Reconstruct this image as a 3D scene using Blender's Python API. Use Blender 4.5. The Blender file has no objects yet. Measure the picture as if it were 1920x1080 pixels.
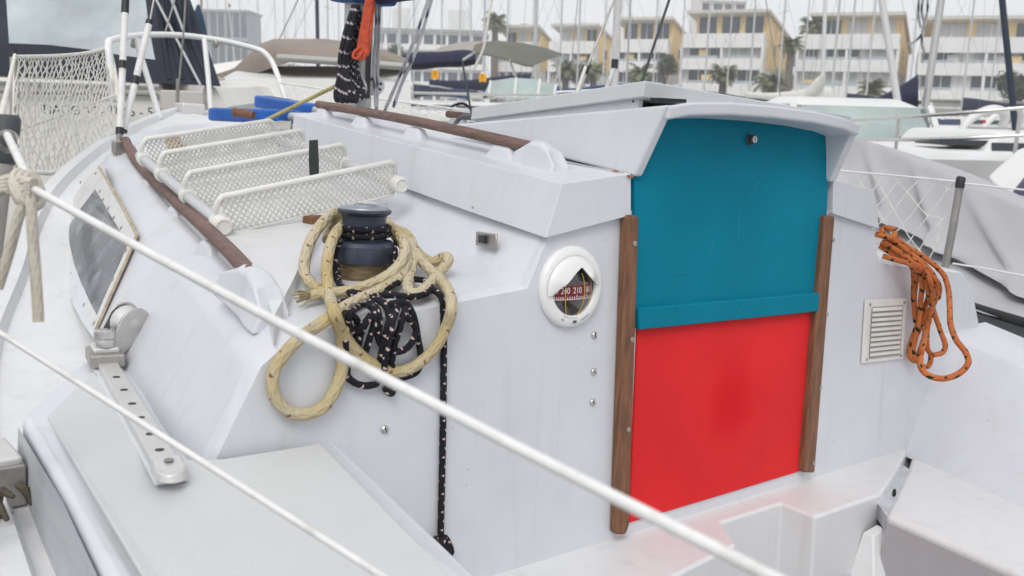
import bpy, bmesh, math, random
from math import sin, cos, tan, radians, pi, sqrt
from mathutils import Vector, Matrix

random.seed(11)
SC = bpy.context.scene
COL = SC.collection

# ------------------------------------------------------------------ camera
# World: X = starboard of the near boat, Y = towards its bow, Z = up, water at z = 0.
FPX = 1750.0                       # focal length of the photograph in its own 1920 px frame
YAW, PITCH, ROLL = radians(38.4), radians(11.0), radians(1.57)
HEEL = radians(2.5)                # the near boat leans slightly to starboard
SILL = Vector((0.0, 0.0, 0.66))    # companionway sill of the near boat above the water
BOAT_M = Matrix.Translation(SILL) @ Matrix.Rotation(HEEL, 4, 'Y')
CAM = Vector((-1.37656573, -1.06069622, 0.73713578)) + SILL
_d = Vector((sin(YAW) * cos(PITCH), cos(YAW) * cos(PITCH), -sin(PITCH)))
_r0 = Vector((cos(YAW), -sin(YAW), 0.0))
_u0 = _r0.cross(_d)
_r = cos(ROLL) * _r0 + sin(ROLL) * _u0
_u = cos(ROLL) * _u0 - sin(ROLL) * _r0
cam_d = bpy.data.cameras.new('camera')
cam = bpy.data.objects.new('camera', cam_d)
COL.objects.link(cam)
cam.matrix_world = Matrix(((_r.x, _u.x, -_d.x, CAM.x), (_r.y, _u.y, -_d.y, CAM.y), (_r.z, _u.z, -_d.z, CAM.z), (0, 0, 0, 1)))
cam_d.sensor_width = 36.0
cam_d.lens = 36.0 * FPX / 1920.0
cam_d.clip_start = 0.05
cam_d.clip_end = 3000.0
cam_d.dof.use_dof = True
cam_d.dof.focus_distance = 1.7
cam_d.dof.aperture_fstop = 8.0
SC.camera = cam

# ------------------------------------------------------------------ world, sun, exposure
SUN_EL, SUN_AZ = radians(50), radians(226)     # azimuth clockwise from +Y
world = bpy.data.worlds.new('World')
SC.world = world
world.use_nodes = True
wn = world.node_tree
wn.nodes.clear()
w_out = wn.nodes.new('ShaderNodeOutputWorld')
w_bg = wn.nodes.new('ShaderNodeBackground')
w_sky = wn.nodes.new('ShaderNodeTexSky')
w_sky.sky_type = 'NISHITA'
w_sky.sun_disc = False
w_sky.sun_elevation = SUN_EL
w_sky.sun_rotation = SUN_AZ
w_sky.dust_density = 4.0
w_mix = wn.nodes.new('ShaderNodeMix')           # an overcast deck: nearly all of the blue is gone
w_mix.data_type = 'RGBA'
w_mix.inputs[0].default_value = 0.93
w_mix.inputs[7].default_value = (9.3, 9.5, 9.85, 1)
wn.links.new(w_sky.outputs[0], w_mix.inputs[6])
wn.links.new(w_mix.outputs[2], w_bg.inputs[0])
w_bg.inputs[1].default_value = 0.1
wn.links.new(w_bg.outputs[0], w_out.inputs[0])
sun_d = bpy.data.lights.new('sun', 'SUN')
sun_d.energy = 1.5
sun_d.angle = radians(30)
sun_d.color = (1.0, 0.97, 0.93)
sun = bpy.data.objects.new('sun', sun_d)
COL.objects.link(sun)
sd_ = Vector((sin(SUN_AZ) * cos(SUN_EL), cos(SUN_AZ) * cos(SUN_EL), sin(SUN_EL)))
sun.rotation_euler = sd_.to_track_quat('Z', 'Y').to_euler()
sun.location = (0, 0, 30)
SC.view_settings.view_transform = 'Standard'
SC.view_settings.look = 'None'
SC.view_settings.exposure = 0.0
SC.view_settings.gamma = 1.0
SC.render.engine = 'CYCLES'
SC.cycles.use_denoising = True
SC.cycles.max_bounces = 6
SC.cycles.transparent_max_bounces = 12
SC.cycles.volume_bounces = 1

# ------------------------------------------------------------------ survey helpers
# Sight lines taken from the camera station and cut with a known surface of the boat give the
# real position of a point there; everything below is built from those positions.
_BI = BOAT_M.inverted()
CAM_L = _BI @ CAM
def _ray(px, py):
    return _d + _r * ((px - 960) / FPX) + _u * (-(py - 540) / FPX)
def _rayl(px, py):
    return _BI.to_3x3() @ _ray(px, py)
RAKE = tan(radians(4))
def cut(px, py, n, p0):
    d = _rayl(px, py); n = Vector(n)
    return CAM_L + d * (n.dot(Vector(p0) - CAM_L) / n.dot(d))
def sb(px, py, off=0.0):           # on the raked cockpit bulkhead, off metres in front (aft) of it
    return cut(px, py, (0, 1, -RAKE), (0, -off, 0))
def sx(px, py, x): return cut(px, py, (1, 0, 0), (x, 0, 0))
def sy(px, py, y): return cut(px, py, (0, 1, 0), (0, y, 0))
def sz(px, py, z, slope=0.0): return cut(px, py, (0, -slope, 1), (0, 0, z))
def sd(px, py, depth): return CAM_L + _rayl(px, py) * depth
def wd(px, py, depth): return CAM + _ray(px, py) * depth      # world point
def wz(px, py, z):
    d = _ray(px, py)
    return CAM + d * ((z - CAM.z) / d.z)
def bp(x, z, off=0.0): return Vector((x, RAKE * z - off, z))  # point of the bulkhead

# ------------------------------------------------------------------ materials
MATS = {}
def _n(nt, t, **kw):
    n = nt.nodes.new(t)
    for k, v in kw.items(): setattr(n, k, v)
    return n
def mat(name, col, rough=0.5, metal=0.0, var=0.0, vscale=6.0, bump=0.0, bscale=60.0, spec=0.5, dirt=None, dscale=3.0, damt=0.0, coat=0.0, trans=0.0, stretch=None, rvar=0.0):
    if name in MATS: return MATS[name]
    m = bpy.data.materials.new(name); m.use_nodes = True
    nt = m.node_tree; b = nt.nodes['Principled BSDF']
    b.inputs['Base Color'].default_value = (*col, 1)
    b.inputs['Roughness'].default_value = rough
    b.inputs['Metallic'].default_value = metal
    b.inputs['Specular IOR Level'].default_value = spec
    b.inputs['Coat Weight'].default_value = coat
    b.inputs['Transmission Weight'].default_value = trans
    tc = _n(nt, 'ShaderNodeTexCoord')
    vec = tc.outputs['Object']
    if stretch:
        mp = _n(nt, 'ShaderNodeMapping'); mp.inputs['Scale'].default_value = stretch
        nt.links.new(vec, mp.inputs[0]); vec = mp.outputs[0]
    last = None
    if var > 0:
        no = _n(nt, 'ShaderNodeTexNoise'); no.inputs['Scale'].default_value = vscale; no.inputs['Detail'].default_value = 6
        no.inputs['Roughness'].default_value = 0.62
        nt.links.new(vec, no.inputs['Vector'])
        mx = _n(nt, 'ShaderNodeMix', data_type='RGBA')
        mx.inputs[6].default_value = (*[max(0, c * (1 - var)) for c in col], 1)
        mx.inputs[7].default_value = (*[min(1, c * (1 + var)) for c in col], 1)
        ct_ = _n(nt, 'ShaderNodeMapRange'); ct_.inputs[1].default_value = .3; ct_.inputs[2].default_value = .7; nt.links.new(no.outputs['Fac'], ct_.inputs[0]); nt.links.new(ct_.outputs[0], mx.inputs[0]); last = mx.outputs[2]
        if rvar > 0:
            rm = _n(nt, 'ShaderNodeMapRange')
            rm.inputs[3].default_value = rough - rvar; rm.inputs[4].default_value = rough + rvar
            nt.links.new(no.outputs['Fac'], rm.inputs[0]); nt.links.new(rm.outputs[0], b.inputs['Roughness'])
    if dirt is not None:
        n2 = _n(nt, 'ShaderNodeTexNoise'); n2.inputs['Scale'].default_value = dscale; n2.inputs['Detail'].default_value = 8
        n2.inputs['Roughness'].default_value = 0.7
        nt.links.new(vec, n2.inputs['Vector'])
        cr = _n(nt, 'ShaderNodeValToRGB'); cr.color_ramp.elements[0].position = 0.5; cr.color_ramp.elements[1].position = 0.78
        cr.color_ramp.elements[0].color = (0, 0, 0, 1); cr.color_ramp.elements[1].color = (damt, damt, damt, 1)
        nt.links.new(n2.outputs['Fac'], cr.inputs[0])
        m2 = _n(nt, 'ShaderNodeMix', data_type='RGBA'); m2.inputs[6].default_value = (*col, 1); m2.inputs[7].default_value = (*dirt, 1)
        if last: nt.links.new(last, m2.inputs[6])
        nt.links.new(cr.outputs[0], m2.inputs[0]); last = m2.outputs[2]
    if last: nt.links.new(last, b.inputs['Base Color'])
    if bump > 0:
        n3 = _n(nt, 'ShaderNodeTexNoise'); n3.inputs['Scale'].default_value = bscale; n3.inputs['Detail'].default_value = 3
        nt.links.new(vec, n3.inputs['Vector'])
        bu = _n(nt, 'ShaderNodeBump'); bu.inputs['Strength'].default_value = bump; bu.inputs['Distance'].default_value = 0.002
        nt.links.new(n3.outputs['Fac'], bu.inputs['Height']); nt.links.new(bu.outputs[0], b.inputs['Normal'])
    MATS[name] = m
    return m

GEL = mat('gelcoat', (0.648, 0.662, 0.700), 0.34, var=0.035, vscale=7, bump=0.12, bscale=9, dirt=(0.5, 0.5, 0.47), dscale=5, damt=0.3)
GEL_W = mat('gelcoat_white', (0.70, 0.705, 0.715), 0.36, var=0.03, vscale=5, bump=0.12, bscale=9, dirt=(0.55, 0.54, 0.5), dscale=7, damt=0.3)
GEL_GREY = mat('gelcoat_grey', (0.50, 0.51, 0.54), 0.5, var=0.1, vscale=9, bump=0.1, bscale=20, dirt=(0.6, 0.6, 0.6), dscale=6, damt=0.6, stretch=(1, 1, 5))
HATCHG = mat('hatch_grey', (0.56, 0.585, 0.60), 0.45, var=0.05, vscale=8, bump=0.08, bscale=30)
def nonskid():
    m = mat('nonskid', (0.60, 0.61, 0.615), 0.6, var=0.04, vscale=6, dirt=(0.52, 0.52, 0.48), dscale=6, damt=0.35)
    nt = m.node_tree; b = nt.nodes['Principled BSDF']
    tc = _n(nt, 'ShaderNodeTexCoord')
    v = _n(nt, 'ShaderNodeTexVoronoi'); v.inputs['Scale'].default_value = 420
    nt.links.new(tc.outputs['Object'], v.inputs['Vector'])
    bu = _n(nt, 'ShaderNodeBump'); bu.inputs['Strength'].default_value = 0.35; bu.inputs['Distance'].default_value = 0.0007
    nt.links.new(v.outputs['Distance'], bu.inputs['Height']); nt.links.new(bu.outputs[0], b.inputs['Normal'])
    return m
NONSKID = nonskid()
def weather(m, amount=.35, streak=True):
    """grime specks and faint run-off streaks on painted or moulded surfaces"""
    nt = m.node_tree; b = nt.nodes['Principled BSDF']; L = nt.links
    src = b.inputs['Base Color'].links[0].from_socket if b.inputs['Base Color'].links else None
    tc = _n(nt, 'ShaderNodeTexCoord')
    vo = _n(nt, 'ShaderNodeTexVoronoi'); vo.inputs['Scale'].default_value = 26; vo.inputs['Randomness'].default_value = 1
    L.new(tc.outputs['Object'], vo.inputs['Vector'])
    no = _n(nt, 'ShaderNodeTexNoise'); no.inputs['Scale'].default_value = 4; no.inputs['Detail'].default_value = 2; L.new(tc.outputs['Object'], no.inputs['Vector'])
    th = _n(nt, 'ShaderNodeMath', operation='MULTIPLY'); th.inputs[1].default_value = .085; L.new(no.outputs['Fac'], th.inputs[0])
    lt = _n(nt, 'ShaderNodeMath', operation='LESS_THAN'); L.new(vo.outputs['Distance'], lt.inputs[0]); L.new(th.outputs[0], lt.inputs[1])
    am = _n(nt, 'ShaderNodeMath', operation='MULTIPLY'); am.inputs[1].default_value = amount; L.new(lt.outputs[0], am.inputs[0])
    mx = _n(nt, 'ShaderNodeMix', data_type='RGBA'); mx.inputs[7].default_value = (.22, .21, .19, 1)
    if src: L.new(src, mx.inputs[6])
    else: mx.inputs[6].default_value = b.inputs['Base Color'].default_value
    L.new(am.outputs[0], mx.inputs[0]); out = mx.outputs[2]
    if streak:
        mp = _n(nt, 'ShaderNodeMapping'); mp.inputs['Scale'].default_value = (34, 34, 1.6); L.new(tc.outputs['Object'], mp.inputs[0])
        n2 = _n(nt, 'ShaderNodeTexNoise'); n2.inputs['Scale'].default_value = 1.0; n2.inputs['Detail'].default_value = 5; L.new(mp.outputs[0], n2.inputs['Vector'])
        cr = _n(nt, 'ShaderNodeValToRGB'); cr.color_ramp.elements[0].position = .56; cr.color_ramp.elements[1].position = .80
        cr.color_ramp.elements[0].color = (0, 0, 0, 1); cr.color_ramp.elements[1].color = (.30, .30, .30, 1); L.new(n2.outputs['Fac'], cr.inputs[0])
        m2 = _n(nt, 'ShaderNodeMix', data_type='RGBA'); L.new(out, m2.inputs[6]); m2.inputs[7].default_value = (.44, .43, .40, 1); L.new(cr.outputs[0], m2.inputs[0]); out = m2.outputs[2]
    L.new(out, b.inputs['Base Color'])
for m_ in (GEL, GEL_W, HATCHG): weather(m_)
weather(NONSKID, .3, False)
STEEL = mat('stainless', (0.62, 0.61, 0.59), 0.3, 1.0, var=0.08, vscale=30, rvar=0.12)
STEEL_D = mat('stainless_dull', (0.42, 0.40, 0.37), 0.45, 0.9, var=0.2, vscale=25)
ALU = mat('aluminium_grey', (0.60, 0.615, 0.62), 0.42, 0.35, var=0.06, vscale=20)
BLACKP = mat('black_plastic', (0.022, 0.025, 0.034), 0.42, var=0.25, vscale=14, bump=0.06, bscale=90)
BLUEBLK = mat('winch_blue_black', (0.030, 0.042, 0.068), 0.38, var=0.3, vscale=18, dirt=(0.16, 0.19, 0.23), dscale=22, damt=0.35)
CAPG = mat('winch_cap', (0.33, 0.36, 0.40), 0.4, 0.4, var=0.12, vscale=30)
WHITEP = mat('white_plastic', (0.80, 0.80, 0.785), 0.32, var=0.02, vscale=12)
CREAMP = mat('cream_plastic', (0.76, 0.745, 0.70), 0.4, var=0.05, vscale=25, dirt=(0.5, 0.46, 0.38), dscale=30, damt=0.25)
def painted(name, col, streak=0.10):
    return mat(name, col, 0.5, spec=.06, var=streak, vscale=3.2, bump=0.1, bscale=35, dirt=tuple(c * 0.55 for c in col), dscale=26, damt=0.22, stretch=(1, 1, 0.7), rvar=0.08)
TEAL = painted('teal_paint', (0.003, 0.195, 0.290), 0.16)
RED = painted('red_paint', (0.74, 0.030, 0.032), 0.16)
def stain(m, centre, rad, col):
    nt = m.node_tree; b = nt.nodes['Principled BSDF']; L = nt.links
    src = b.inputs['Base Color'].links[0].from_socket
    tc = _n(nt, 'ShaderNodeTexCoord'); no = _n(nt, 'ShaderNodeTexNoise'); no.inputs['Scale'].default_value = 9; no.inputs['Detail'].default_value = 5
    L.new(tc.outputs['Object'], no.inputs['Vector'])
    di = _n(nt, 'ShaderNodeVectorMath', operation='DISTANCE'); di.inputs[1].default_value = centre; L.new(tc.outputs['Object'], di.inputs[0])
    ad = _n(nt, 'ShaderNodeMath', operation='MULTIPLY_ADD'); ad.inputs[1].default_value = .12; L.new(no.outputs['Fac'], ad.inputs[0]); L.new(di.outputs['Value'], ad.inputs[2])
    mr = _n(nt, 'ShaderNodeMapRange'); mr.interpolation_type = 'SMOOTHSTEP'; mr.inputs[1].default_value = rad + .06; mr.inputs[2].default_value = .045; mr.inputs[4].default_value = .75; L.new(ad.outputs[0], mr.inputs[0])
    mx = _n(nt, 'ShaderNodeMix', data_type='RGBA'); L.new(mr.outputs[0], mx.inputs[0]); L.new(src, mx.inputs[6]); mx.inputs[7].default_value = (*col, 1)
    L.new(mx.outputs[2], b.inputs['Base Color'])
stain(RED, (.005, .01, .20), .13, (.62, .006, .010))   # the spot where the paint was gone over again
WOOD = mat('weathered_teak', (0.185, 0.082, 0.040), 0.6, var=0.45, vscale=22, bump=0.5, bscale=60, stretch=(6, 6, 0.5), dirt=(0.05, 0.03, 0.02), dscale=14, damt=0.6)
WOOD_Y = mat('weathered_teak_rail', (0.170, 0.098, 0.078), 0.6, var=0.4, vscale=26, bump=0.5, bscale=60, stretch=(6, 0.5, 6), dirt=(0.05, 0.035, 0.03), dscale=12, damt=0.7)
RUST = mat('rusty_sealant', (0.30, 0.17, 0.08), 0.8, var=0.5, vscale=40)
DARK = mat('dark_gap', (0.02, 0.02, 0.02), 0.8)
LIFEW = mat('lifeline_white', (0.78, 0.775, 0.76), 0.45, var=0.05, vscale=30, dirt=(0.40, 0.37, 0.31), dscale=22, damt=0.75)
TAPEB = mat('black_tape', (0.02, 0.02, 0.022), 0.5)

# ------------------------------------------------------------------ mesh builder
def catmull(pts, n=8, closed=False):
    pts = [Vector(p) for p in pts]
    if len(pts) < 3 or n <= 1: return pts
    out = []
    L = len(pts)
    rng = range(L if closed else L - 1)
    for i in rng:
        if closed: p0, p1, p2, p3 = pts[i - 1], pts[i], pts[(i + 1) % L], pts[(i + 2) % L]
        else:
            p1, p2 = pts[i], pts[i + 1]
            p0 = pts[i - 1] if i > 0 else p1 * 2 - p2
            p3 = pts[i + 2] if i + 2 < L else p2 * 2 - p1
        for k in range(n):
            t = k / n
            out.append(0.5 * ((2 * p1) + (p2 - p0) * t + (2 * p0 - 5 * p1 + 4 * p2 - p3) * t * t + (3 * p1 - p0 - 3 * p2 + p3) * t ** 3))
    if not closed: out.append(pts[-1])
    return out

class MB:
    def __init__(s): s.v, s.f, s.uv = [], [], {}
    def vert(s, p): s.v.append(Vector(p)); return len(s.v) - 1
    def poly(s, pts): s.f.append([s.vert(p) for p in pts])
    def grid(s, rows, flip=False, close=False):
        idx = [[s.vert(p) for p in r] for r in rows]
        for i in range(len(idx) - 1):
            a, b = idx[i], idx[i + 1]
            m = len(a)
            for j in range(m if close else m - 1):
                k = (j + 1) % m
                q = [a[j], a[k], b[k], b[j]]
                s.f.append(q[::-1] if flip else q)
        return idx
    def hexa(s, b, t):
        """bottom ring and top ring of equal length -> closed prism"""
        n = len(b)
        ib = [s.vert(p) for p in b]; it = [s.vert(p) for p in t]
        s.f.append(ib[::-1]); s.f.append(it[:])
        for i in range(n):
            k = (i + 1) % n
            s.f.append([ib[i], ib[k], it[k], it[i]])
    def box(s, c, size, R=None):
        c = Vector(c); x, y, z = (v / 2 for v in size)
        P = [Vector(p) for p in ((-x, -y, -z), (x, -y, -z), (x, y, -z), (-x, y, -z), (-x, -y, z), (x, -y, z), (x, y, z), (-x, y, z))]
        if R is not None: P = [R @ p for p in P]
        P = [c + p for p in P]
        s.hexa(P[:4], P[4:])
    def prism(s, pts, off):
        off = Vector(off); pts = [Vector(p) for p in pts]
        s.hexa(pts, [p + off for p in pts])
    def tube(s, pts, r, n=8, cap=True, up=None):
        pts = [Vector(p) for p in pts]
        rs = r if isinstance(r, (list, tuple)) else [r] * len(pts)
        L = len(pts)
        tang = []
        for i in range(L):
            t = (pts[min(i + 1, L - 1)] - pts[max(i - 1, 0)])
            tang.append(t.normalized() if t.length > 1e-9 else Vector((0, 0, 1)))
        ref = Vector(up) if up else (Vector((0, 0, 1)) if abs(tang[0].z) < 0.9 else Vector((1, 0, 0)))
        nrm = (ref - tang[0] * ref.dot(tang[0])).normalized()
        idx = []; acc = 0.0; us = []
        for i in range(L):
            if i:
                acc += (pts[i] - pts[i - 1]).length
                q = tang[i - 1].rotation_difference(tang[i])
                nrm = q @ nrm
                nrm = (nrm - tang[i] * nrm.dot(tang[i])).normalized()
            us.append(acc)
            bi = tang[i].cross(nrm)
            idx.append([s.vert(pts[i] + (nrm * cos(2 * pi * k / n) + bi * sin(2 * pi * k / n)) * rs[i]) for k in range(n)])
        for i in range(L - 1):
            for k in range(n):
                j = (k + 1) % n
                s.uv[len(s.f)] = [(us[i], k / n), (us[i], (k + 1) / n), (us[i + 1], (k + 1) / n), (us[i + 1], k / n)]
                s.f.append([idx[i][k], idx[i][j], idx[i + 1][j], idx[i + 1][k]])
        if cap:
            s.f.append(idx[0][::-1]); s.f.append(idx[-1][:])
    def lathe(s, prof, base, axis=(0, 0, 1), n=32, capb=True, capt=True):
        """prof = [(radius, height)...]"""
        base = Vector(base); ax = Vector(axis).normalized()
        a = ax.orthogonal().normalized(); b = ax.cross(a)
        rows = [[base + ax * h + (a * cos(2 * pi * k / n) + b * sin(2 * pi * k / n)) * r for k in range(n)] for r, h in prof]
        idx = s.grid(rows, close=True)
        if capb: s.f.append(idx[0][::-1])
        if capt: s.f.append(idx[-1][:])
    def ball(s, c, r, n=10, m=6, sc=(1, 1, 1)):
        c = Vector(c)
        rows = []
        for i in range(1, m):
            t = pi * i / m
            rows.append([c + Vector((r * sin(t) * cos(2 * pi * k / n) * sc[0], r * sin(t) * sin(2 * pi * k / n) * sc[1], -r * cos(t) * sc[2])) for k in range(n)])
        idx = s.grid(rows, close=True)
        s.f.append(idx[0][::-1]); s.f.append(idx[-1][:])
    def build(s, name, m, parent=None, bevel=0.0, seg=2, smooth=35, fix=True, base=None):
        me = bpy.data.meshes.new(name)
        if base is None: base = parent.get('_b', (0, 0, 0)) if parent is not None else (0, 0, 0)
        base = Vector(base)
        me.from_pydata([tuple(p - base) for p in s.v], [], s.f)
        if s.uv:
            uvl = me.uv_layers.new(name='UVMap')
            for fi, co in s.uv.items():
                p = me.polygons[fi]
                for li, c in zip(p.loop_indices, co): uvl.data[li].uv = c
        me.update()
        if fix:
            bm = bmesh.new(); bm.from_mesh(me)
            bmesh.ops.remove_doubles(bm, verts=bm.verts, dist=1e-5)
            bmesh.ops.recalc_face_normals(bm, faces=bm.faces)
            bm.to_mesh(me); bm.free()
        if smooth:
            me.polygons.foreach_set('use_smooth', [True] * len(me.polygons))
            if not bevel: me.set_sharp_from_angle(angle=radians(smooth))
        ob = bpy.data.objects.new(name, me)
        me.materials.append(m)
        COL.objects.link(ob)
        if parent is not None:
            ob.parent = parent
            ob['_b'] = tuple(base)
        if bevel:
            bv = ob.modifiers.new('bevel', 'BEVEL'); bv.width = bevel; bv.segments = seg; bv.limit_method = 'ANGLE'; bv.angle_limit = radians(25)
            bv.harden_normals = True
        return ob

def tag(o, label=None, cat=None, group=None, kind=None):
    if label: o['label'] = label
    if cat: o['category'] = cat
    if group: o['group'] = group
    if kind: o['kind'] = kind
    return o
def thing(name, label, cat, base=(0, 0, 0), onboat=False, group=None):
    """an Empty at the thing's base; onboat: base and parts are given in the near boat's frame"""
    o = bpy.data.objects.new(name, None); COL.objects.link(o)
    base = Vector(base)
    if onboat: o.matrix_world = BOAT_M @ Matrix.Translation(base)
    else: o.location = base
    o['_b'] = tuple(base)
    return tag(o, label, cat, group)
def copy_tree(o, parent=None):
    c = o.copy(); COL.objects.link(c); c.parent = parent
    for ch in list(o.children): copy_tree(ch, c)
    return c

# ================================================================== the near sailboat
boat = bpy.data.objects.new('sailboat', None); COL.objects.link(boat)
boat.matrix_world = BOAT_M
boat['_b'] = (0, 0, 0)
tag(boat, 'light grey sailboat with teal and red companionway boards filling the foreground', 'sailboat')

def mir(rows): return [[Vector((-p[0], p[1], p[2])) for p in r] for r in rows]
def dens(line, n):                       # smooth a longitudinal line
    return catmull(line, n)

# ---- longitudinal lines of the starboard half (breadth, forward, up); the port half mirrors them
LA = [(1.016, .018, .235), (1.0, .22, .24), (.975, .45, .245), (.948, .9, .285), (.868, 1.35, .365), (.72, 1.75, .45), (.46, 2.2, .54), (.2, 2.58, .59), (0, 2.74, .60)]
LB = [(.944, .026, .368), (.92, .22, .388), (.885, .48, .412), (.832, .93, .452), (.737, 1.38, .505), (.645, 1.75, .553), (.42, 2.2, .592), (.18, 2.56, .622), (0, 2.70, .63)]
LC = [(.894, .028, .406), (.875, .22, .425), (.845, .46, .450), (.768, .95, .490), (.685, 1.38, .535), (.606, 1.75, .572), (.40, 2.18, .606), (.17, 2.52, .632), (0, 2.65, .64)]
LE = [(.51, .031, .446), (.478, .22, .462), (.43, .45, .478), (.37, .9, .512), (.30, 1.35, .552), (.27, 1.75, .592), (.2, 2.18, .622), (.08, 2.5, .64), (0, 2.6, .643)]
LF = [(0, .033, .462), (0, .22, .478), (0, .45, .495), (0, .9, .53), (0, 1.35, .57), (0, 1.75, .605), (0, 2.18, .63), (0, 2.48, .645), (0, 2.58, .646)]
ENDS = []
for L_ in (LA, LB, LC, LE, LF):
    p0_ = L_[0]
    L_[0] = (p0_[0], RAKE * p0_[2] + .012, p0_[2])
    v2 = Vector((0 - p0_[0], 0, .18 - p0_[2])); v2 = v2.normalized() * .011
    if p0_[0] == 0: v2 = Vector((0, 0, -.011))
    e_ = (p0_[0] + v2.x, RAKE * (p0_[2] + v2.z), p0_[2] + v2.z)
    ENDS.append(e_)
def midline(a, b, t, lift=0.0):
    return [tuple(p[i] * (1 - t) + q[i] * t + (lift if i == 2 else 0) for i in range(3)) for p, q in zip(a, b)]
m = MB()
rows = [dens([Vector(p) for p in L], 4) for L in (LA, LB, LC, midline(LC, LE, .5, .001), LE, LF)]
_e = [ENDS[0], ENDS[1], ENDS[2], midline([ENDS[2]], [ENDS[3]], .5)[0], ENDS[3], ENDS[4]]
rows = [[Vector(e_)] + r_ for e_, r_ in zip(_e, rows)]
m.grid(rows); m.grid(mir(rows))
cabin = m.build('cabin', GEL, boat, smooth=11)
bv_ = cabin.modifiers.new('bevel', 'BEVEL'); bv_.width = .007; bv_.segments = 3; bv_.limit_method = 'ANGLE'; bv_.angle_limit = radians(13)

# ---- the cabin top proper stands a little above the winch shelf
def lin(L, y):
    for a, b_ in zip(L, L[1:]):
        if a[1] <= y <= b_[1]:
            t = (y - a[1]) / (b_[1] - a[1]); return tuple(a[i] + (b_[i] - a[i]) * t for i in range(3))
    return L[0] if y < L[0][1] else L[-1]
def plat(x, y):
    c, e = lin(LC, y), lin(LE, y)
    t = (c[0] - abs(x)) / max(1e-4, c[0] - e[0])
    return c[2] + (e[2] - c[2]) * max(-.1, min(1.0, t))
m = MB()
front = [sz(x, y, z_) for x, y, z_ in ((514, 600, .425), (548, 545, .437), (585, 490, .446), (612, 455, .455), (648, 428, .468), (735, 408, .485))]
inner_ = [Vector((-(lin(LE, y)[0] + .004), y, 0)) for y in (.62, .9, 1.15, 1.38)]
outer_ = [Vector((-(lin(LC, y)[0] - .012), y, 0)) for y in (1.62, 1.38, 1.15, .95, .7, .46, .3, .18)]
ringp = front + inner_ + [Vector((-.2, 1.62, 0))] + outer_
bot = [Vector((p.x, p.y, plat(p.x, p.y) - .012)) for p in ringp]
topr = []
cen = Vector((-.6, .9, 0))
for p in ringp:
    q = Vector((p.x, p.y, 0)); q += (cen - q).normalized() * .012
    topr.append(Vector((q.x, q.y, plat(q.x, q.y) + .022)))
m.hexa(bot, topr)
m.build('cabin_top', GEL_W, boat, bevel=.009, seg=3)
# ---- cockpit bulkhead
m = MB()
_h = [(e_[0], e_[2]) for e_ in (ENDS[3], midline([ENDS[2]], [ENDS[3]], .5)[0], ENDS[2], ENDS[1], ENDS[0])]
half = [(.285, .560), (.456, .530)] + _h + [(1.005, -.55)]
pts = [bp(x, z, 0) for x, z in half] + [bp(-x, z, 0) for x, z in half[::-1]]
m.poly(pts)
m.build('bulkhead', GEL, boat, smooth=0)

# ---- deck, side decks, hull
G = [(1.20, -1.7, .10), (1.245, -.8, .115), (1.25, -.2, .13), (1.24, .1, .15), (1.22, .4, .19), (1.15, .75, .245), (1.05, 1.05, .315), (.975, 1.28, .385), (.87, 1.5, .468), (.62, 2.05, .545), (.28, 2.72, .622), (.10, 2.95, .665), (0, 3.03, .684)]
gd = dens([Vector(p) for p in G], 5)
k0 = 15                                                    # index where y reaches 0.1
def inset(p, d, dz):
    return Vector((max(p.x - d, 0), p.y - (0.0 if p.x > .3 else .02), p.z + dz))
m = MB()
fore = gd[k0:]
rows = [fore, [inset(p, .012, .022) for p in fore], [inset(p, .04, .022) for p in fore], [inset(p, .05, .0) for p in fore], [Vector((p.x * .55, p.y, p.z + .012)) for p in fore], [Vector((0, p.y, p.z + .022)) for p in fore]]
m.grid(rows); m.grid(mir(rows))
m.build('deck', GEL_W, boat, smooth=30)
for s in (1, -1):
    aft = gd[:k0 + 1]
    rows = [aft, [inset(p, .012, .022) for p in aft], [inset(p, .04, .022) for p in aft], [inset(p, .05, .0) for p in aft], [Vector((.95, p.y, p.z + .01)) for p in aft]]
    m = MB(); m.grid(rows if s > 0 else mir(rows))
    m.build('side_deck', GEL_W, boat, smooth=30)
m = MB()
rows = [gd, [Vector((p.x * 1.0 + .004, p.y, p.z - .03)) for p in gd], [Vector((p.x * .97, p.y - .05 * max(0, p.y), -.25)) for p in gd], [Vector((p.x * .85, p.y - .12 * max(0, p.y), -.75)) for p in gd]]
m.grid(rows); m.grid(mir(rows))
m.poly([gd[0], Vector((-gd[0].x, gd[0].y, gd[0].z)), Vector((-1, gd[0].y, -.75)), Vector((1, gd[0].y, -.75))])
m.build('hull', GEL_W, boat, smooth=30)

SATIN0 = mat('satin_alloy', (.70, .69, .67), .42, .55, var=.06, vscale=30)
# ---- coamings (the wide ledge beside the camera, the narrow one across the cockpit)
def ledge_z(y): return .258 + (.11 * y if y < 0 else 0)
def ledge(poly, parent, name, mt, dz, depth, bevel):
    m = MB()
    top = [Vector((x, y, ledge_z(y) + dz)) for x, y in poly]
    m.hexa([Vector((p.x, p.y, p.z - depth)) for p in top], top)
    return m.build(name, mt, parent, bevel=bevel, seg=3)
c0 = ledge([(-.828, .04), (-.852, -.4), (-.85, -1.6), (-1.14, -1.6), (-1.178, -.25), (-1.158, .292), (-.942, .70), (-.86, .70)], boat, 'coaming', GEL, 0, .20, .012)
ledge([(-.862, .0), (-.885, -.4), (-.883, -1.55), (-1.11, -1.55), (-1.148, -.25), (-1.13, .27), (-1.02, .47), (-1.035, .2), (-1.045, .03), (-.99, .004)], c0, 'nonskid_panel', NONSKID, .0022, .006, .001)
m = MB()                                                    # outer face in a darker grey
f0 = [Vector((-1.1795, -.25, 0)), Vector((-1.161, .292, 0)), Vector((-1.1425, -1.6, 0))]
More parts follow.
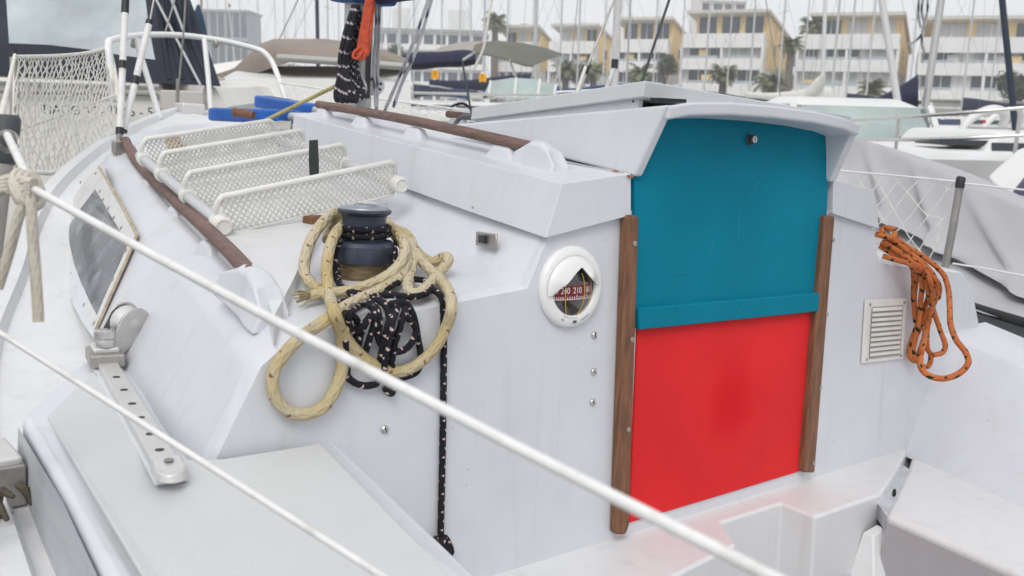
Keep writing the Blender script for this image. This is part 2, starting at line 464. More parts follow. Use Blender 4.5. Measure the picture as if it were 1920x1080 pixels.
def facep(y):
    return -1.1795 + (y + .25) / .542 * .0185 if y > -.25 else -1.1795 + (-.25 - y) / 1.35 * .037
ys = [-1.6, -1.0, -.5, -.25, 0, .15, .286]
rows = [[Vector((facep(y) - .002, y, ledge_z(y) - .013)) for y in ys], [Vector((facep(y) - .006, y, .10 + max(0, y) * .16)) for y in ys]]
m.grid(rows); m.build('grey_face', GEL_GREY, c0, smooth=30)
m = MB()                                                    # starboard coaming: inner face and top
ys = [.03, -.03, -.17, -.5, -1.0, -1.6]
def cb(y): return Vector((.665 + .14 * min(0, max(y, -.35)), y, -.02 + .10 * y))
def ct(y): return Vector((.805 - .16 * max(y, -.3) * 1.0 if y < 0 else .805, y, .248 + (.24 * y if y > -.3 else -.072 + .1 * (y + .3))))
rows = [[cb(y) for y in ys], [cb(y).lerp(ct(y), .5) for y in ys], [ct(y) for y in ys], [Vector((ct(y).x + .012, y, ct(y).z + .006)) for y in ys], [Vector((1.05 - .1 * max(y, -.4), y, ct(y).z + .012)) for y in ys], [Vector((1.075 - .1 * max(y, -.4), y, ct(y).z)) for y in ys], [Vector((1.09 - .1 * max(y, -.4), y, .1)) for y in ys]]
m.grid(rows)
c1 = m.build('coaming', GEL, boat, smooth=30)
m = MB(); m.box(sz(1830, 624, .25), (.035, .012, .008), Matrix.Rotation(-.3, 3, 'Z')); m.build('fitting', CREAMP, c1, bevel=.003)

fl = Vector((-1.196, .255, .205))
m = MB(); m.box(fl, (.045, .09, .05), Matrix.Rotation(.05, 3, 'Z')); fair = m.build('fairlead', SATIN0, boat, bevel=.006, seg=3)
m = MB(); m.box(fl + Vector((.0, -.046, -.012)), (.052, .012, .055)); m.build('fairlead_plate', STEEL_D, fair, bevel=.003)
for k in range(14):
    p = fl + Vector((random.uniform(-.03, .015), random.uniform(-.12, -.05), random.uniform(-.065, .0)))
    q = p + Vector((random.uniform(-.03, .03), random.uniform(-.04, .01), random.uniform(-.03, .01)))
    m = MB(); m.tube([p, p.lerp(q, .5) + Vector((0, 0, .008)), q], [.004, .006, .003], 5); m.build('weed_strand', mat('dried_weed', (.09, .075, .05), .9, var=.5, vscale=40), fair)

# ---- bridge deck with its stepped notch, footwell, seats
m = MB()
top = [(-.90, .03), (.665, .03), (.665, -.005), (.548, -.052), (.345, -.125), (.118, -.123), (.112, -.049), (-.07, -.049), (-.118, -.123), (-.30, -.145), (-.60, -.17), (-.90, -.2)]
top = [Vector((x, y, -.004 + .03 * y)) for x, y in top]
bot = [Vector((p.x * 1.0, p.y - (.03 if p.y < -.02 else 0), -.50)) for p in top]
m.hexa(bot, top)
bridge = m.build('bridge_deck', GEL_W, boat, bevel=.007, seg=3)
m = MB()
for pl in ([(.30, -.165), (.566, -.062), (.66, -.02), (.64, -.31), (.62, -1.6), (.315, -1.6), (.318, -.42)],):
    tp = [Vector((x, y, -.012 + .085 * y)) for x, y in pl]
    bo = [Vector((p.x - (.03 if p.x < .4 else 0), p.y, -.55)) for p in tp]
    m.hexa(bo, tp)
m.build('seat', GEL_W, boat, bevel=.012, seg=3)
m = MB()
tp = [Vector((x, y, -.012 + .085 * y)) for x, y in [(-.86, -.20), (-.32, -.16), (-.32, -1.6), (-.86, -1.6)]]
m.hexa([Vector((p.x, p.y, -.55)) for p in tp], tp)
m.build('seat', GEL_W, boat, bevel=.012, seg=3)
m = MB()
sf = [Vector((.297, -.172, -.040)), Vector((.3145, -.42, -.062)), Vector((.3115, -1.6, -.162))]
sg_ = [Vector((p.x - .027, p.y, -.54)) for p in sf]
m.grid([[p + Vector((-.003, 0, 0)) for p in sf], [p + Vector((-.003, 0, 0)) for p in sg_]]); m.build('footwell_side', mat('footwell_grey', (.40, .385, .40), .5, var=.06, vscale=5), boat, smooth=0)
m = MB(); m.box((0, -.8, -.53), (.75, 1.6, .03)); m.build('cockpit_sole', GEL_W, boat)
m = MB()                                                    # drain channel between bridge deck and seat
a, b_ = Vector((.556, -.055, -.008)), Vector((.352, -.14, -.02))
m.tube([a + Vector((.012, .012, -.03)), b_ + Vector((-.01, .0, -.035))], .012, 6)
m.build('drain_channel', mat('wet_grey', (.33, .35, .37), .35, var=.3, vscale=30), boat)
m = MB(); m.prism([Vector((.60, -.03, -.02)), Vector((.345, -.118, -.026)), Vector((.295, -.17, -.028)), Vector((.58, -.07, -.022))], (0, 0, -.03)); m.build('drain_floor', mat('drain_grey', (.50, .52, .55), .4, var=.2, vscale=20), boat)
m = MB(); m.ball(Vector((.405, -.122, -.018)), .007, sc=(.6, .6, 1.4)); m.build('drain_hole', DARK, boat)
m = MB()                                                    # small moulded gusset at the seat corner
m.hexa([Vector((.25, -.13, -.16)), Vector((.318, -.16, -.16)), Vector((.31, -.20, -.16)), Vector((.255, -.185, -.16))], [Vector((.285, -.128, -.075)), Vector((.318, -.14, -.06)), Vector((.314, -.16, -.06)), Vector((.29, -.15, -.075))])
m.build('gusset', GEL_W, boat, bevel=.004)

# ---- coachroof shelf (the overhanging upper box) and the wall below it
L5 = [(.475, .02, .519), (.425, .3, .532), (.37, .62, .550), (.31, 1.0, .578), (.262, 1.38, .608)]
L6 = [(.444, .026, .603), (.405, .3, .621), (.362, .62, .640), (.31, 1.0, .664), (.262, 1.37, .688)]
L7 = [(.30, .028, .622), (.285, .3, .638), (.255, .62, .656), (.22, 1.0, .678), (.18, 1.40, .700)]
L8 = [(0, .03, .636), (0, .3, .652), (0, .62, .668), (0, 1.0, .690), (0, 1.43, .710)]
yo = .006
m = MB()
V3 = lambda L, dx=0, dz=0: [Vector((p[0] + dx, p[1] + yo, p[2] + dz)) for p in L]
und = [Vector((p[0] - .02, p[1] + yo, p[2] + .002)) for p in L5]
L7o = V3(L7); L7o[0].x = .292
L7i = [p + Vector((-.004, 0, 0)) for p in L7o]; L7i[0] = Vector((.2885, .08, L7i[0].z))
L8v = V3(L8); L8v[0].y = .08
rows = [V3(L5), V3(L6), L7o, L7i, L8v]
m.grid(rows); m.grid(mir(rows))
inx = [Vector((p[0] * .6, p[1] + yo, p[2] + .034)) for p in L5]; inx[0].x = .292
inn = [Vector((0, p[1] + yo, p[2] + .045)) for p in L5]; inn[0].y = .08
ini = [p + Vector((-.004, 0, 0)) for p in inx]; ini[0] = Vector((.2885, .08, inx[0].z))
m.grid([V3(L5), inx, ini, inn]); m.grid(mir([V3(L5), inx, ini, inn]))
for ring in ([rows[0][0], rows[1][0], rows[2][0], inx[0]], [rows[2][0], rows[3][0], ini[0], inx[0]], [rows[3][0], rows[4][0], inn[0], ini[0]], [r[-1] for r in rows] + [inn[-1], ini[-1], inx[-1]]):
    m.poly(ring); m.poly([Vector((-p.x, p.y, p.z)) for p in ring])
shelf = m.build('coachroof', GEL, boat, bevel=.010, seg=3)
m = MB()
wtop = [Vector((p[0] - .022, p[1] + (.036 if i == 0 else 0), p[2] + .006)) for i, p in enumerate(L5)]
wb = [Vector((p[0], p[1], p[2] - .004)) for p in (LE[0], (.452, .3, .465), (.405, .62, .49), (.352, 1.0, .52), (.29, 1.40, .555))]
wb = [Vector(ENDS[3])] + wb; wtop = [Vector((.456, RAKE * .530, .530))] + wtop
for flip in (False, True):
    R_ = [wb, wtop]
    m.grid(mir(R_) if flip else R_)
m.poly([wb[-1], wtop[-1], Vector((0, 1.42, .66)), Vector((0, 1.45, .57))])
m.poly([Vector((-p.x, p.y, p.z)) for p in (wb[-1], wtop[-1], Vector((0, 1.42, .66)), Vector((0, 1.45, .57)))])
m.build('cabin_wall', GEL, boat, smooth=20)
m = MB()                                                    # dark tube standing in for the shadow under the shelf
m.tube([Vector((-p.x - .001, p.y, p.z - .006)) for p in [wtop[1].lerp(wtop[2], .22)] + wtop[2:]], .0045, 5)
m.build('shadow_gap', mat('shelf_shadow', (.10, .10, .10), .8), boat)

# ---- hood over the companionway
m = MB()
def hood_side(s):
    bo, ti, ta = Vector((.291 * s, .028, .617)), Vector((.262 * s, .61, .676)), Vector((.281 * s, -.022, .735))
    tb = Vector((.262 * s, .60, .686)); ub = Vector((.291 * s, .020, .650))
    ring = [bo, ti, tb, ta]
    m.prism(ring, (-.020 * s, 0, 0))
for s in (1, -1): hood_side(s)
cro = [(-.276, .7335), (-.22, .7435), (-.12, .750), (0, .752), (.12, .750), (.22, .7435), (.276, .7335)]
bo = [Vector((x, -.022, z - .022)) for x, z in cro] + [Vector((x, -.022, z)) for x, z in cro[::-1]]
to = [Vector((x * .98, .28, z - .052)) for x, z in cro] + [Vector((x * .98, .28, z - .034)) for x, z in cro[::-1]]
n7 = len(cro)
lo_a, up_a, lo_f, up_f = bo[:n7], bo[n7:][::-1], to[:n7], to[n7:][::-1]
m.grid([lo_a, up_a, up_f, lo_f, lo_a])
for k in (0, -1): m.poly([lo_a[k], up_a[k], up_f[k], lo_f[k]])
hood = m.build('hatch_hood', GEL, boat, bevel=.005, seg=3)
m = MB()                                                    # metal strip and rust at the foot of the hood
a, b_ = sx(1060, 302, -.300), sx(1150, 320, -.300)
m.prism([a, b_, b_ + Vector((-.004, 0, -.010)), a + Vector((-.004, 0, -.010))], (-.005, 0, 0))
m.build('metal_strip', STEEL, hood, bevel=.001)
m = MB()
for i in range(9):
    t = i / 8
    p = sx(1152, 321, -.299).lerp(sx(1187, 329, -.296), t)
    m.ball(p + Vector((-.003, 0, -.002 + random.uniform(-.001, .001))), random.uniform(.004, .0055) * (1 - .35 * t), 6, 4)
m.build('rust_stain', RUST, hood)

# ---- sliding hatch: deep skirt on a lower rail frame
m = MB()
HA, HB = Vector((-.281, .035, .746)), Vector((-.258, .545, .696))      # lower skirt edge, port side
HC, HD = Vector((.281, .002, .722)), Vector((.258, .55, .696))
up = Vector((0, 0, .0275))
m.hexa([HA, HC, HD, HB], [HA + up + Vector((.004, 0, 0)), HC + up, HD + up * .95, HB + up * .95 + Vector((.004, 0, 0))])
hatch = m.build('sliding_hatch', HATCHG, boat, bevel=.003, seg=2)
for s in (-1, 1):
    m = MB()
    p, q = Vector((.272 * s, .05, .725)), Vector((.252 * s, .535, .680))
    m.prism([p, q, q + Vector((0, 0, .018)), p + Vector((0, 0, .022 if s < 0 else .004))], (-.01 * s, 0, 0))
    m.build('hatch_rail', HATCHG, hatch)
m = MB(); m.ball(sx(1187, 190, -.283), .0022, 8, 5); m.build('rail_screw', DARK, hatch)
m = MB(); m.prism([Vector((-.277, -.0, .738)), Vector((-.215, -.003, .742)), Vector((-.215, -.003, .748)), Vector((-.277, -.0, .746))], (0, .02, 0)); m.build('gap', DARK, hatch)
m = MB()                                                    # bent tube at the hatch's forward corner
m.tube(catmull([sx(852, 237, -.255), sx(858, 226, -.25), sx(868, 219, -.25), sx(886, 217, -.25)], 5), .005, 7)
m.build('bent_tube', mat('grey_rubber', (.10, .11, .12), .5), hatch)

# ---- companionway boards
def panel(name, px, off, thick, mt, parent=boat, bevel=.002, smooth=30):
    m = MB()
    pts = [sb(x, y, off) for x, y in px]
    m.prism(pts, (0, thick, 0))
    return m.build(name, mt, parent, bevel=bevel)
m = MB()
tp = [sb(1192, 600, .007), sb(1538, 570, .007), sb(1551, 400, .007), sb(1553, 345, .007), bp(.256, .728, .007), bp(.12, .738, .007), bp(-.12, .738, .007), bp(-.256, .728, .007), bp(-.279, .63, .007), sb(1190, 335, .007)]
m.prism(tp, (0, .016, 0))
teal = m.build('washboard', TEAL, boat, bevel=.002)
teal['label'] = 'teal painted upper companionway board'
b2 = panel('batten', [(1197, 578), (1541, 549), (1538, 584), (1200, 619)], .019, .016, TEAL, teal, .003)
m = MB()
c = sb(1404, 262, .007)
nB = Vector((0, -1, RAKE)).normalized()
m.lathe([(.0105, 0), (.0105, .003), (.009, .004), (.009, .011), (.0075, .0135), (.002, .0135)], c, nB, 20)
m.build('lock_cylinder', mat('lock_dark', (.10, .10, .10), .35, .8), teal)
m = MB(); m.lathe([(.0062, .0136), (.006, .0142), (.002, .0143)], c, nB, 14); m.build('lock_face', STEEL, teal)
m = MB(); m.lathe([(.017, 0), (.0168, .0006), (.0165, .0006)], c, nB, 24); m.build('lock_ring', TEAL, teal)
m = MB(); m.box(c + nB * .0145, (.0018, .001, .008)); m.build('keyhole', DARK, teal)
for x, y in ((1270, 578), (1388, 571), (1480, 562)):
    m = MB(); m.ball(sb(x, y, .0195), .0022, 6, 4); m.build('screw_head', TEAL, teal)
SCR = mat('teal_scuff', (.018, .215, .31), .6)
for pl_, w_ in (((1386, 396, 1384, 446), 1.0), ((1421, 340, 1415, 356), 1.2), ((1330, 480, 1338, 452), .8), ((1462, 300, 1475, 297), .9), ((1255, 520, 1290, 514), .8), ((1480, 380, 1483, 372), 1.0)):
    m = MB(); x0, y0, x1, y1 = pl_
    m.prism([sb(x0, y0, .0076), sb(x0 + w_, y0, .0076), sb(x1 + w_, y1, .0076), sb(x1, y1, .0076)], (0, .0008, 0)); m.build('scuff', SCR, teal)
redb = panel('washboard', [(1196, 612), (1532, 584), (1511, 881), (1180, 981)], .004, .012, RED, boat, .002)
redb['label'] = 'red painted lower companionway board'
def trim(px, screws):
    m = MB()
    pts = [sb(x, y, .020) for x, y in px]
    m.prism(pts, (0, .020, 0))
    t = m.build('trim_strip', WOOD, boat, bevel=.006, seg=3)
    for x, y in screws:
        q = MB(); q.lathe([(.0048, 0), (.0048, .0012), (.003, .002), (.0, .002)], sb(x, y, .0202), nB, 12, capt=False); q.build('screw', STEEL_D, t)
trim([(1177, 403), (1200, 405), (1182, 985), (1175, 1004), (1156, 1004)], [(1190, 457), (1185, 637), (1178, 806)])
trim([(1548, 405), (1567, 405), (1529, 888), (1508, 887)], [(1562, 450), (1550, 590), (1538, 727), (1526, 868)])

# ---- screws in the bulkhead
m0 = None
for x, y in ((1114, 628), (1113, 697), (1111, 754), (721, 805)):
    q = MB(); p = sb(x, y, .001)
    q.lathe([(.0058, 0), (.0058, .0015), (.004, .0032), (.001, .0036)], p, nB, 14)
    o = q.build('bulkhead_screw', STEEL, boat)
    q = MB(); q.box(p + nB * .0034, (.0085, .0012, .0012), Matrix.Rotation(random.uniform(0, 1.5), 3, 'Y')); q.build('slot', DARK, o)
# a latch on the wall above the winch
def latch(px, py):
    c = sx(px, py, -.468)
    q = MB(); R_ = Matrix.Rotation(radians(-9), 3, 'Z') @ Matrix.Rotation(radians(-3), 3, 'X')
    q.box(c, (.006, .072, .025), R_)
    o = q.build('latch', STEEL_D, boat, bevel=.003)
    q = MB(); q.box(c + Vector((-.005, .004, .001)), (.008, .022, .014), R_); q.build('tongue', BLACKP, o, bevel=.002)
    q = MB(); q.box(c + Vector((-.0035, -.019, 0)), (.003, .022, .014), R_); q.build('keeper', DARK, o, bevel=.002)
latch(912, 450)
q = MB(); q.ball(sx(886, 389, -.441), .0025, 6, 4); q.build('roof_screw', STEEL_D, boat)

# ---- ventilation grille
vp = [(1624, 563), (1701, 559), (1694, 673), (1617, 682)]
m = MB(); m.prism([sb(x, y, .006) for x, y in vp], (0, .005, 0))
vent = m.build('ventilation_grille', CREAMP, boat, bevel=.002)
def lerp2(u, v, off):
    a = Vector(vp[0]).lerp(Vector(vp[1]), u); b = Vector(vp[3]).lerp(Vector(vp[2]), u)
    q = a.lerp(b, v); return sb(q.x, q.y, off)
for i in range(10):
    v0 = .13 + i * .079
    m = MB()
    m.hexa([lerp2(.17, v0, .0065), lerp2(.90, v0, .0065), lerp2(.90, v0 + .055, .0065), lerp2(.17, v0 + .055, .0065)], [lerp2(.17, v0 + .035, .013), lerp2(.90, v0 + .035, .013), lerp2(.90, v0 + .058, .013), lerp2(.17, v0 + .058, .013)])
    m.build('louvre', CREAMP, vent, bevel=.0008)
for u, v in ((.1, .07), (.93, .07), (.1, .94), (.93, .94)):
    m = MB(); m.lathe([(.0035, 0), (.003, .0015), (.001, .0015)], lerp2(u, v, .006), nB, 10); m.build('screw', STEEL_D, vent)
m = MB(); m.prism([lerp2(.15, .11, .0063), lerp2(.92, .11, .0063), lerp2(.92, .94, .0063), lerp2(.15, .94, .0063)], (0, .0005, 0)); m.build('recess', mat('vent_dark', (.40, .40, .38), .8), vent)

# ================================================================== fittings of the near boat
# ---- bulkhead compass
cc = sb(1067, 537, 0.0)
U_ = Vector((1, 0, 0)); V_ = Vector((0, RAKE, 1)).normalized(); W_ = nB
def cp(u, v, w): return cc + U_ * u + V_ * v + W_ * w
m = MB()
m.lathe([(.0700, 0), (.0712, .003), (.0702, .009), (.066, .0130), (.058, .0152), (.052, .0152), (.0495, .0140), (.0478, .010)], cc, W_, 56, capt=False)
compass = m.build('compass', WHITEP, boat, smooth=50)
GLOBE = mat('compass_globe', (.020, .012, .014), .06, coat=1.0, spec=.6)
gc = cp(-.003, -.006, .004); GR = .0485
m = MB()
rows = []
for i in range(0, 15):
    t = radians(88) * i / 14
    rows.append([gc + W_ * (GR * .42 * cos(t)) + (U_ * cos(a) + V_ * sin(a)) * GR * sin(t) for a in [2 * pi * k / 40 for k in range(40)]])
m.grid(rows, close=True)
m.build('globe', GLOBE, compass, smooth=80)
def gs(az, el, k=1.0):                # point on the globe seen from the front: az right, el up (radians)
    return gc + (U_ * (sin(az) * cos(el)) + V_ * sin(el)) * GR * k + W_ * (GR * .42 * cos(az) * cos(el) * k)
CARD = mat('compass_card', (.17, .006, .016), .35)
m = MB()
m.grid([[gs(radians(a), radians(e), 1.006) for a in range(-84, 85, 6)] for e in (-18, -8, 0, 12)])
m.build('card_band', CARD, compass, smooth=80)
TICK = mat('compass_print', (.75, .70, .70), .5)
for a in range(-78, 79, 6):
    m = MB()
    h = 6 if (a // 6) % 5 else 9
    w_ = 1.0
    m.grid([[gs(radians(a - w_), radians(e), 1.014), gs(radians(a + w_), radians(e), 1.014)] for e in (-16, -16 + h)])
    m.build('tick', TICK, compass)
m = MB(); m.grid([[gs(radians(a), radians(e), 1.0135) for a in range(-84, 85, 6)] for e in (-16.6, -15.4)]); m.build('scale_line', TICK, compass)
YEL = mat('lubber_yellow', (.62, .42, .05), .5)
for az in (-30, 22, 66):
    m = MB(); m.tube([gs(radians(az), radians(e), 1.02) for e in range(-66, 46, 8)], .0007, 5); m.build('lubber_line', YEL, compass)
def text(body, size, M, mt, parent, name='lettering', extr=.0002, bend=None, align='CENTER', font_shear=0):
    cu = bpy.data.curves.new(name, 'FONT'); cu.body = body; cu.size = size; cu.align_x = align; cu.align_y = 'CENTER'; cu.extrude = extr; cu.shear = font_shear
    ob = bpy.data.objects.new(name, cu); COL.objects.link(ob)
    dg = bpy.context.evaluated_depsgraph_get()
    me = bpy.data.meshes.new_from_object(ob.evaluated_get(dg))
    bpy.data.objects.remove(ob); bpy.data.curves.remove(cu)
    base = Vector(parent.get('_b', (0, 0, 0)))
    for v in me.vertices:
        p = bend(v.co) if bend else M @ v.co
        v.co = p - base
    me.materials.clear(); me.materials.append(mt)
    o = bpy.data.objects.new(name, me); COL.objects.link(o); o.parent = parent; o['_b'] = tuple(base)
    o['kind'] = 'stuff'
    return o
for body, az in (('270', -60), ('240', -30), ('210', 1), ('180', 31), ('150', 60)):
    text(body, .0155, None, TICK, compass, 'numeral', .0, bend=lambda c, az=az: gs(radians(az) + c.x / GR * .85, radians(1.5) + c.y / GR * .95, 1.016))
GREYT = mat('grey_print', (.09, .09, .10), .5)
def rim(body, size, ang0, rad, mt=GREYT):
    def bend(c):
        a = radians(ang0) + c.x / rad
        rr = rad - c.y
        return cp(sin(a) * rr, -cos(a) * rr, .0158 if rr < .0575 else .0157 - (rr - .0575) * .3)
    text(body, size, None, mt, compass, 'rim_lettering', .0003, bend=bend)
rim('6 5 4 3 2 1 0 1 2', .0048, -10, .0535)
rim('CONTEST', .0052, 26, .0605)
rim('101', .0056, -25, .0605)
m = MB(); m.grid([[cp(sin(radians(a)) * r_, -cos(radians(a)) * r_, .0160) for a in (-3, 1, 5)] for r_ in (.0575, .0625)]); m.build('rim_logo', GREYT, compass)
# hood of the compass: a shell whose lower edge rises to a peak, with a nose right of it
tab = [(186, .0490), (176, .0420), (160, .0335), (145, .0300), (130, .0290), (110, .0315), (92, .0365), (80, .0420), (70, .0370), (52, .0315), (38, .0315), (27, .0365), (18, .0450), (10, .0490)]
def rin(a):
    for (a0, r0), (a1, r1) in zip(tab, tab[1:]):
        if a1 <= a <= a0: return r0 + (r1 - r0) * (a0 - a) / (a0 - a1)
    return tab[-1][1]
m = MB(); rows = []
NA = 64
for k in range(NA + 1):
    a = 186 - 176 * k / NA
    ri = rin(a); ro = .0595
    ar = radians(a)
    ff = min(1, (186.5 - a) / 30, (a - 9.5) / 22); ff = max(0, ff) ** .6
    nose_ = .006 * math.exp(-((a - 44) / 17) ** 2)
    def sp(r): return gc + (U_ * cos(ar) + V_ * sin(ar)) * r + W_ * (.0145 * (1 - ff) + ff * (.0085 + .021 * sqrt(max(0, 1 - (r / .0605) ** 2))) + nose_ * max(0, 1 - (r - ri) / .028))
    row = [sp(ri) - W_ * .006 + (U_ * cos(ar) + V_ * sin(ar)) * .002] + [sp(ri + (ro - ri) * j / 7) for j in range(8)]
    rows.append(row)
m.grid(rows)
m.build('compass_hood', WHITEP, compass, smooth=55)

for o_ in [compass] + list(compass.children):
    for v in o_.data.vertices: v.co = cc + (v.co - cc) * .925

# ---- winch
wc = Vector((-.682, .222, .4215))
wax = Vector((0, 0, 1))
m = MB(); m.lathe([(.052, -.01), (.050, .004), (.046, .03), (.0455, .042)], wc, wax, 40)
WBR = mat('winch_bronze', (.17, .125, .065), .55, .3, var=.5, vscale=60, bump=.6, bscale=90, stretch=(1, 1, 7), dirt=(.05, .04, .03), dscale=40, damt=.7)
winch = m.build('winch', WBR, boat, smooth=60)
m = MB(); m.lathe([(.046, .041), (.0525, .043), (.0535, .052), (.0525, .068), (.048, .0735), (.036, .0765), (.0345, .082)], wc, wax, 44); m.build('skirt', BLUEBLK, winch, smooth=35)
m = MB(); m.lathe([(.0345, .080), (.034, .088), (.0342, .108), (.0355, .114), (.0410, .1175), (.0425, .120), (.042, .1225), (.039, .1245)], wc, wax, 44); m.build('drum', BLUEBLK, winch, smooth=35)
m = MB(); m.lathe([(.0395, .1240), (.038, .1265), (.018, .1282), (.0175, .1312), (.0145, .1315), (.0135, .130)], wc, wax, 40, capt=False); m.build('cap', CAPG, winch, smooth=35)
m = MB()
st = []
for k in range(16):
    a = 2 * pi * k / 16; r_ = .0135 if k % 2 == 0 else .009
    st.append(wc + Vector((cos(a) * r_, sin(a) * r_, .1303)))
m.prism(st, (0, 0, -.004)); m.build('handle_socket', DARK, winch)

# ---- genoa track with its car
TA, TB = Vector((-.990, .525, .259)), Vector((-1.064, -.030, .259))
td = (TB - TA).normalized(); tn = Vector((0, 0, 1)).cross(td).normalized()
m = MB()
pl_ = [TA - tn * .021 - td * .05, TB - tn * .019 + td * .002, TB + tn * .019 + td * .002, TA + tn * .021 - td * .05]
m.hexa([p + Vector((0, 0, -.004)) for p in pl_], [p + Vector((0, 0, .0028)) for p in pl_])
track = m.build('genoa_track', GEL, boat, bevel=.002)
m = MB()
pl_ = [TA - tn * .0145, TB - tn * .0145, TB + tn * .0145, TA + tn * .0145]
m.hexa([p + Vector((0, 0, .0035)) for p in pl_], [p + Vector((0, 0, .0125)) for p in pl_])
SATIN = mat('satin_alloy', (.70, .69, .67), .42, .55, var=.06, vscale=30)
m.build('rail', SATIN, track, bevel=.0015)
for px, py in ((223, 706), (237, 730), (250, 756), (265, 782), (281, 813), (297, 843)):
    p = sz(px, py, .272)
    s_ = (p - TA).dot(td)
    q = MB(); q.lathe([(.0056, 0), (.0056, .0009)], TA + td * s_ + Vector((0, 0, .0120)), (0, 0, 1), 16); q.build('hole', mat('hole_brown', (.06, .05, .04), .7), track)
m = MB()
e = TB + Vector((0, 0, .0025))
for i in range(1): pass
ring = [e - td * .034 - tn * .019, e - td * .034 + tn * .019] + [e + (tn * cos(a) * .019 + td * sin(a) * .022) for a in [pi * k / 8 for k in range(9)]]
top = [p.lerp(e - td * .005, .13) + Vector((0, 0, .0175 if (p - e).dot(td) < -.01 else .011)) for p in ring]
m.hexa(ring, top)
stop = m.build('end_stop', SATIN, track, bevel=.003, seg=3)
q = MB(); q.lathe([(.0055, 0), (.0055, .001), (.002, .0015)], e - td * .014 + Vector((0, 0, .0165)), (0, 0, 1), 12); q.build('screw', STEEL_D, track)
# car with plunger
ca_ = TA + td * .015 + Vector((0, 0, .003))
R_t = Matrix((tn, td, Vector((0, 0, 1)))).transposed()
m = MB(); m.box(ca_ + Vector((0, 0, .012)), (.052, .075, .022), R_t)
car = m.build('genoa_car', STEEL_D, boat, bevel=.004, seg=3)
q = MB(); q.box(ca_ + Vector((0, 0, .026)) - td * .004, (.040, .050, .010), R_t); q.build('car_top', SATIN, car, bevel=.004)
q = MB(); q.lathe([(.0145, 0), (.0155, .008), (.0145, .012), (.017, .014), (.017, .026), (.014, .029), (.002, .0295)], ca_ + Vector((0, 0, .030)) + td * .008, (0, .1, 1), 26); q.build('plunger', STEEL, car, smooth=40)
q = MB()                                            # hinge bracket behind the plunger
hg = ca_ + Vector((0, 0, .020)) - td * .040
q.prism([hg + tn * -.017, hg + tn * .017, hg + tn * .012 + Vector((0, 0, .024)), hg + Vector((0, 0, .030)), hg + tn * -.012 + Vector((0, 0, .024))], td * .012); q.build('hinge_bracket', STEEL, car, bevel=.002)
# the lead block, tipped over towards the cabin
bc = sx(240, 604, -.952)
ba = (_BI.to_3x3() @ (_r * .80 - _u * .30 - _d * .52)).normalized()
m = MB(); m.lathe([(.014, -.013), (.0255, -.012), (.018, -.006), (.0165, 0), (.018, .006), (.0255, .012), (.014, .013)], bc, ba, 30); sheave = m.build('sheave', mat('sheave_white', (.68, .68, .67), .4), car, smooth=50)
for k in (-1, 1):
    q = MB()
    o_ = bc + ba * (.0155 * k)
    e1 = (Vector((0, 0, 1)) - ba * ba.z).normalized(); e2 = ba.cross(e1)
    d1 = (hg + Vector((0, 0, .018)) - bc); d1 = (d1 - ba * d1.dot(ba)).normalized(); d2 = ba.cross(d1)
    ring = [o_ + (d1 * -cos(a) * .031 + d2 * sin(a) * .028) for a in [-pi / 2 + pi * k2 / 12 for k2 in range(13)]] + [o_ + d1 * .070 + d2 * .010, o_ + d1 * .070 - d2 * .010]
    q.prism(ring, ba * .003 * k); q.build('block_cheek', STEEL, car, bevel=.001)
q = MB(); q.lathe([(.008, -.0185), (.011, -.0185), (.011, .0185), (.004, .0205)], bc, ba, 18); q.build('axle', STEEL, car)

# ---- cabin side window in its bolted frame
w1, w2, w3 = sx(178, 622, -.957), sx(258, 440, -.858), sx(190, 303, -.765)
wn_ = (w2 - w1).cross(w3 - w1).normalized()
if wn_.x > 0: wn_ = -wn_
def wp_(px, py, off=.0): return cut(px, py, wn_, w1 + wn_ * off)
outer = catmull([Vector((x, y, 0)) for x, y in ((178, 622), (156, 588), (138, 545), (123, 490), (116, 448), (121, 408), (150, 352), (190, 303))], 3)
outer = [(p.x, p.y) for p in outer] + [(x, y) for x, y in ((206, 345), (228, 385), (258, 440), (236, 490), (208, 553))]
inner = [(181, 590), (168, 565), (152, 530), (139, 495), (130, 455), (128, 425), (150, 392), (178, 355), (192, 378), (212, 412), (239, 457), (225, 490), (203, 538)]
m = MB()
mid = [(180, 575)]
io = [m.vert(wp_(x, y, .004)) for x, y in outer]
ob_ = [m.vert(wp_(x, y, -.030)) for x, y in outer]
n_ = len(outer)
m.f.append(io[:])
for k in range(n_): m.f.append([io[k], io[(k + 1) % n_], ob_[(k + 1) % n_], ob_[k]])
window = m.build('side_window', mat('frame_white', (.66, .66, .645), .45, var=.06, vscale=30, dirt=(.48, .43, .36), dscale=22, damt=.5), boat, bevel=.003)
m = MB()
m.prism([wp_(x, y, .0048) for x, y in inner], wn_ * -.002)
PANE = mat('crazed_pane', (.10, .11, .125), .13, var=.75, vscale=11, dirt=(.42, .44, .47), dscale=12, damt=.8, bump=.12, bscale=40, rvar=.1)
m.build('pane', PANE, window)
m = MB()
m.tube([wp_(x, y, .004) for x, y in ((186, 312), (206, 346), (229, 386), (257, 440), (236, 490), (208, 553), (180, 618))], .0032, 6)
m.build('seal', mat('old_sealant', (.45, .37, .27), .8, var=.3, vscale=40), window)
for px, py in ((180, 325), (188, 359), (194, 374), (204, 390), (214, 408), (228, 427), (237, 470), (212, 524), (177, 606), (158, 572), (143, 540), (134, 513), (128, 487), (123, 464), (121, 443), (120, 424), (121, 408), (126, 378), (152, 342)):
    q = MB(); q.lathe([(.0042, 0), (.0036, .002), (.001, .0026)], wp_(px, py, .004), wn_, 10); q.build('bolt', STEEL_D, window)

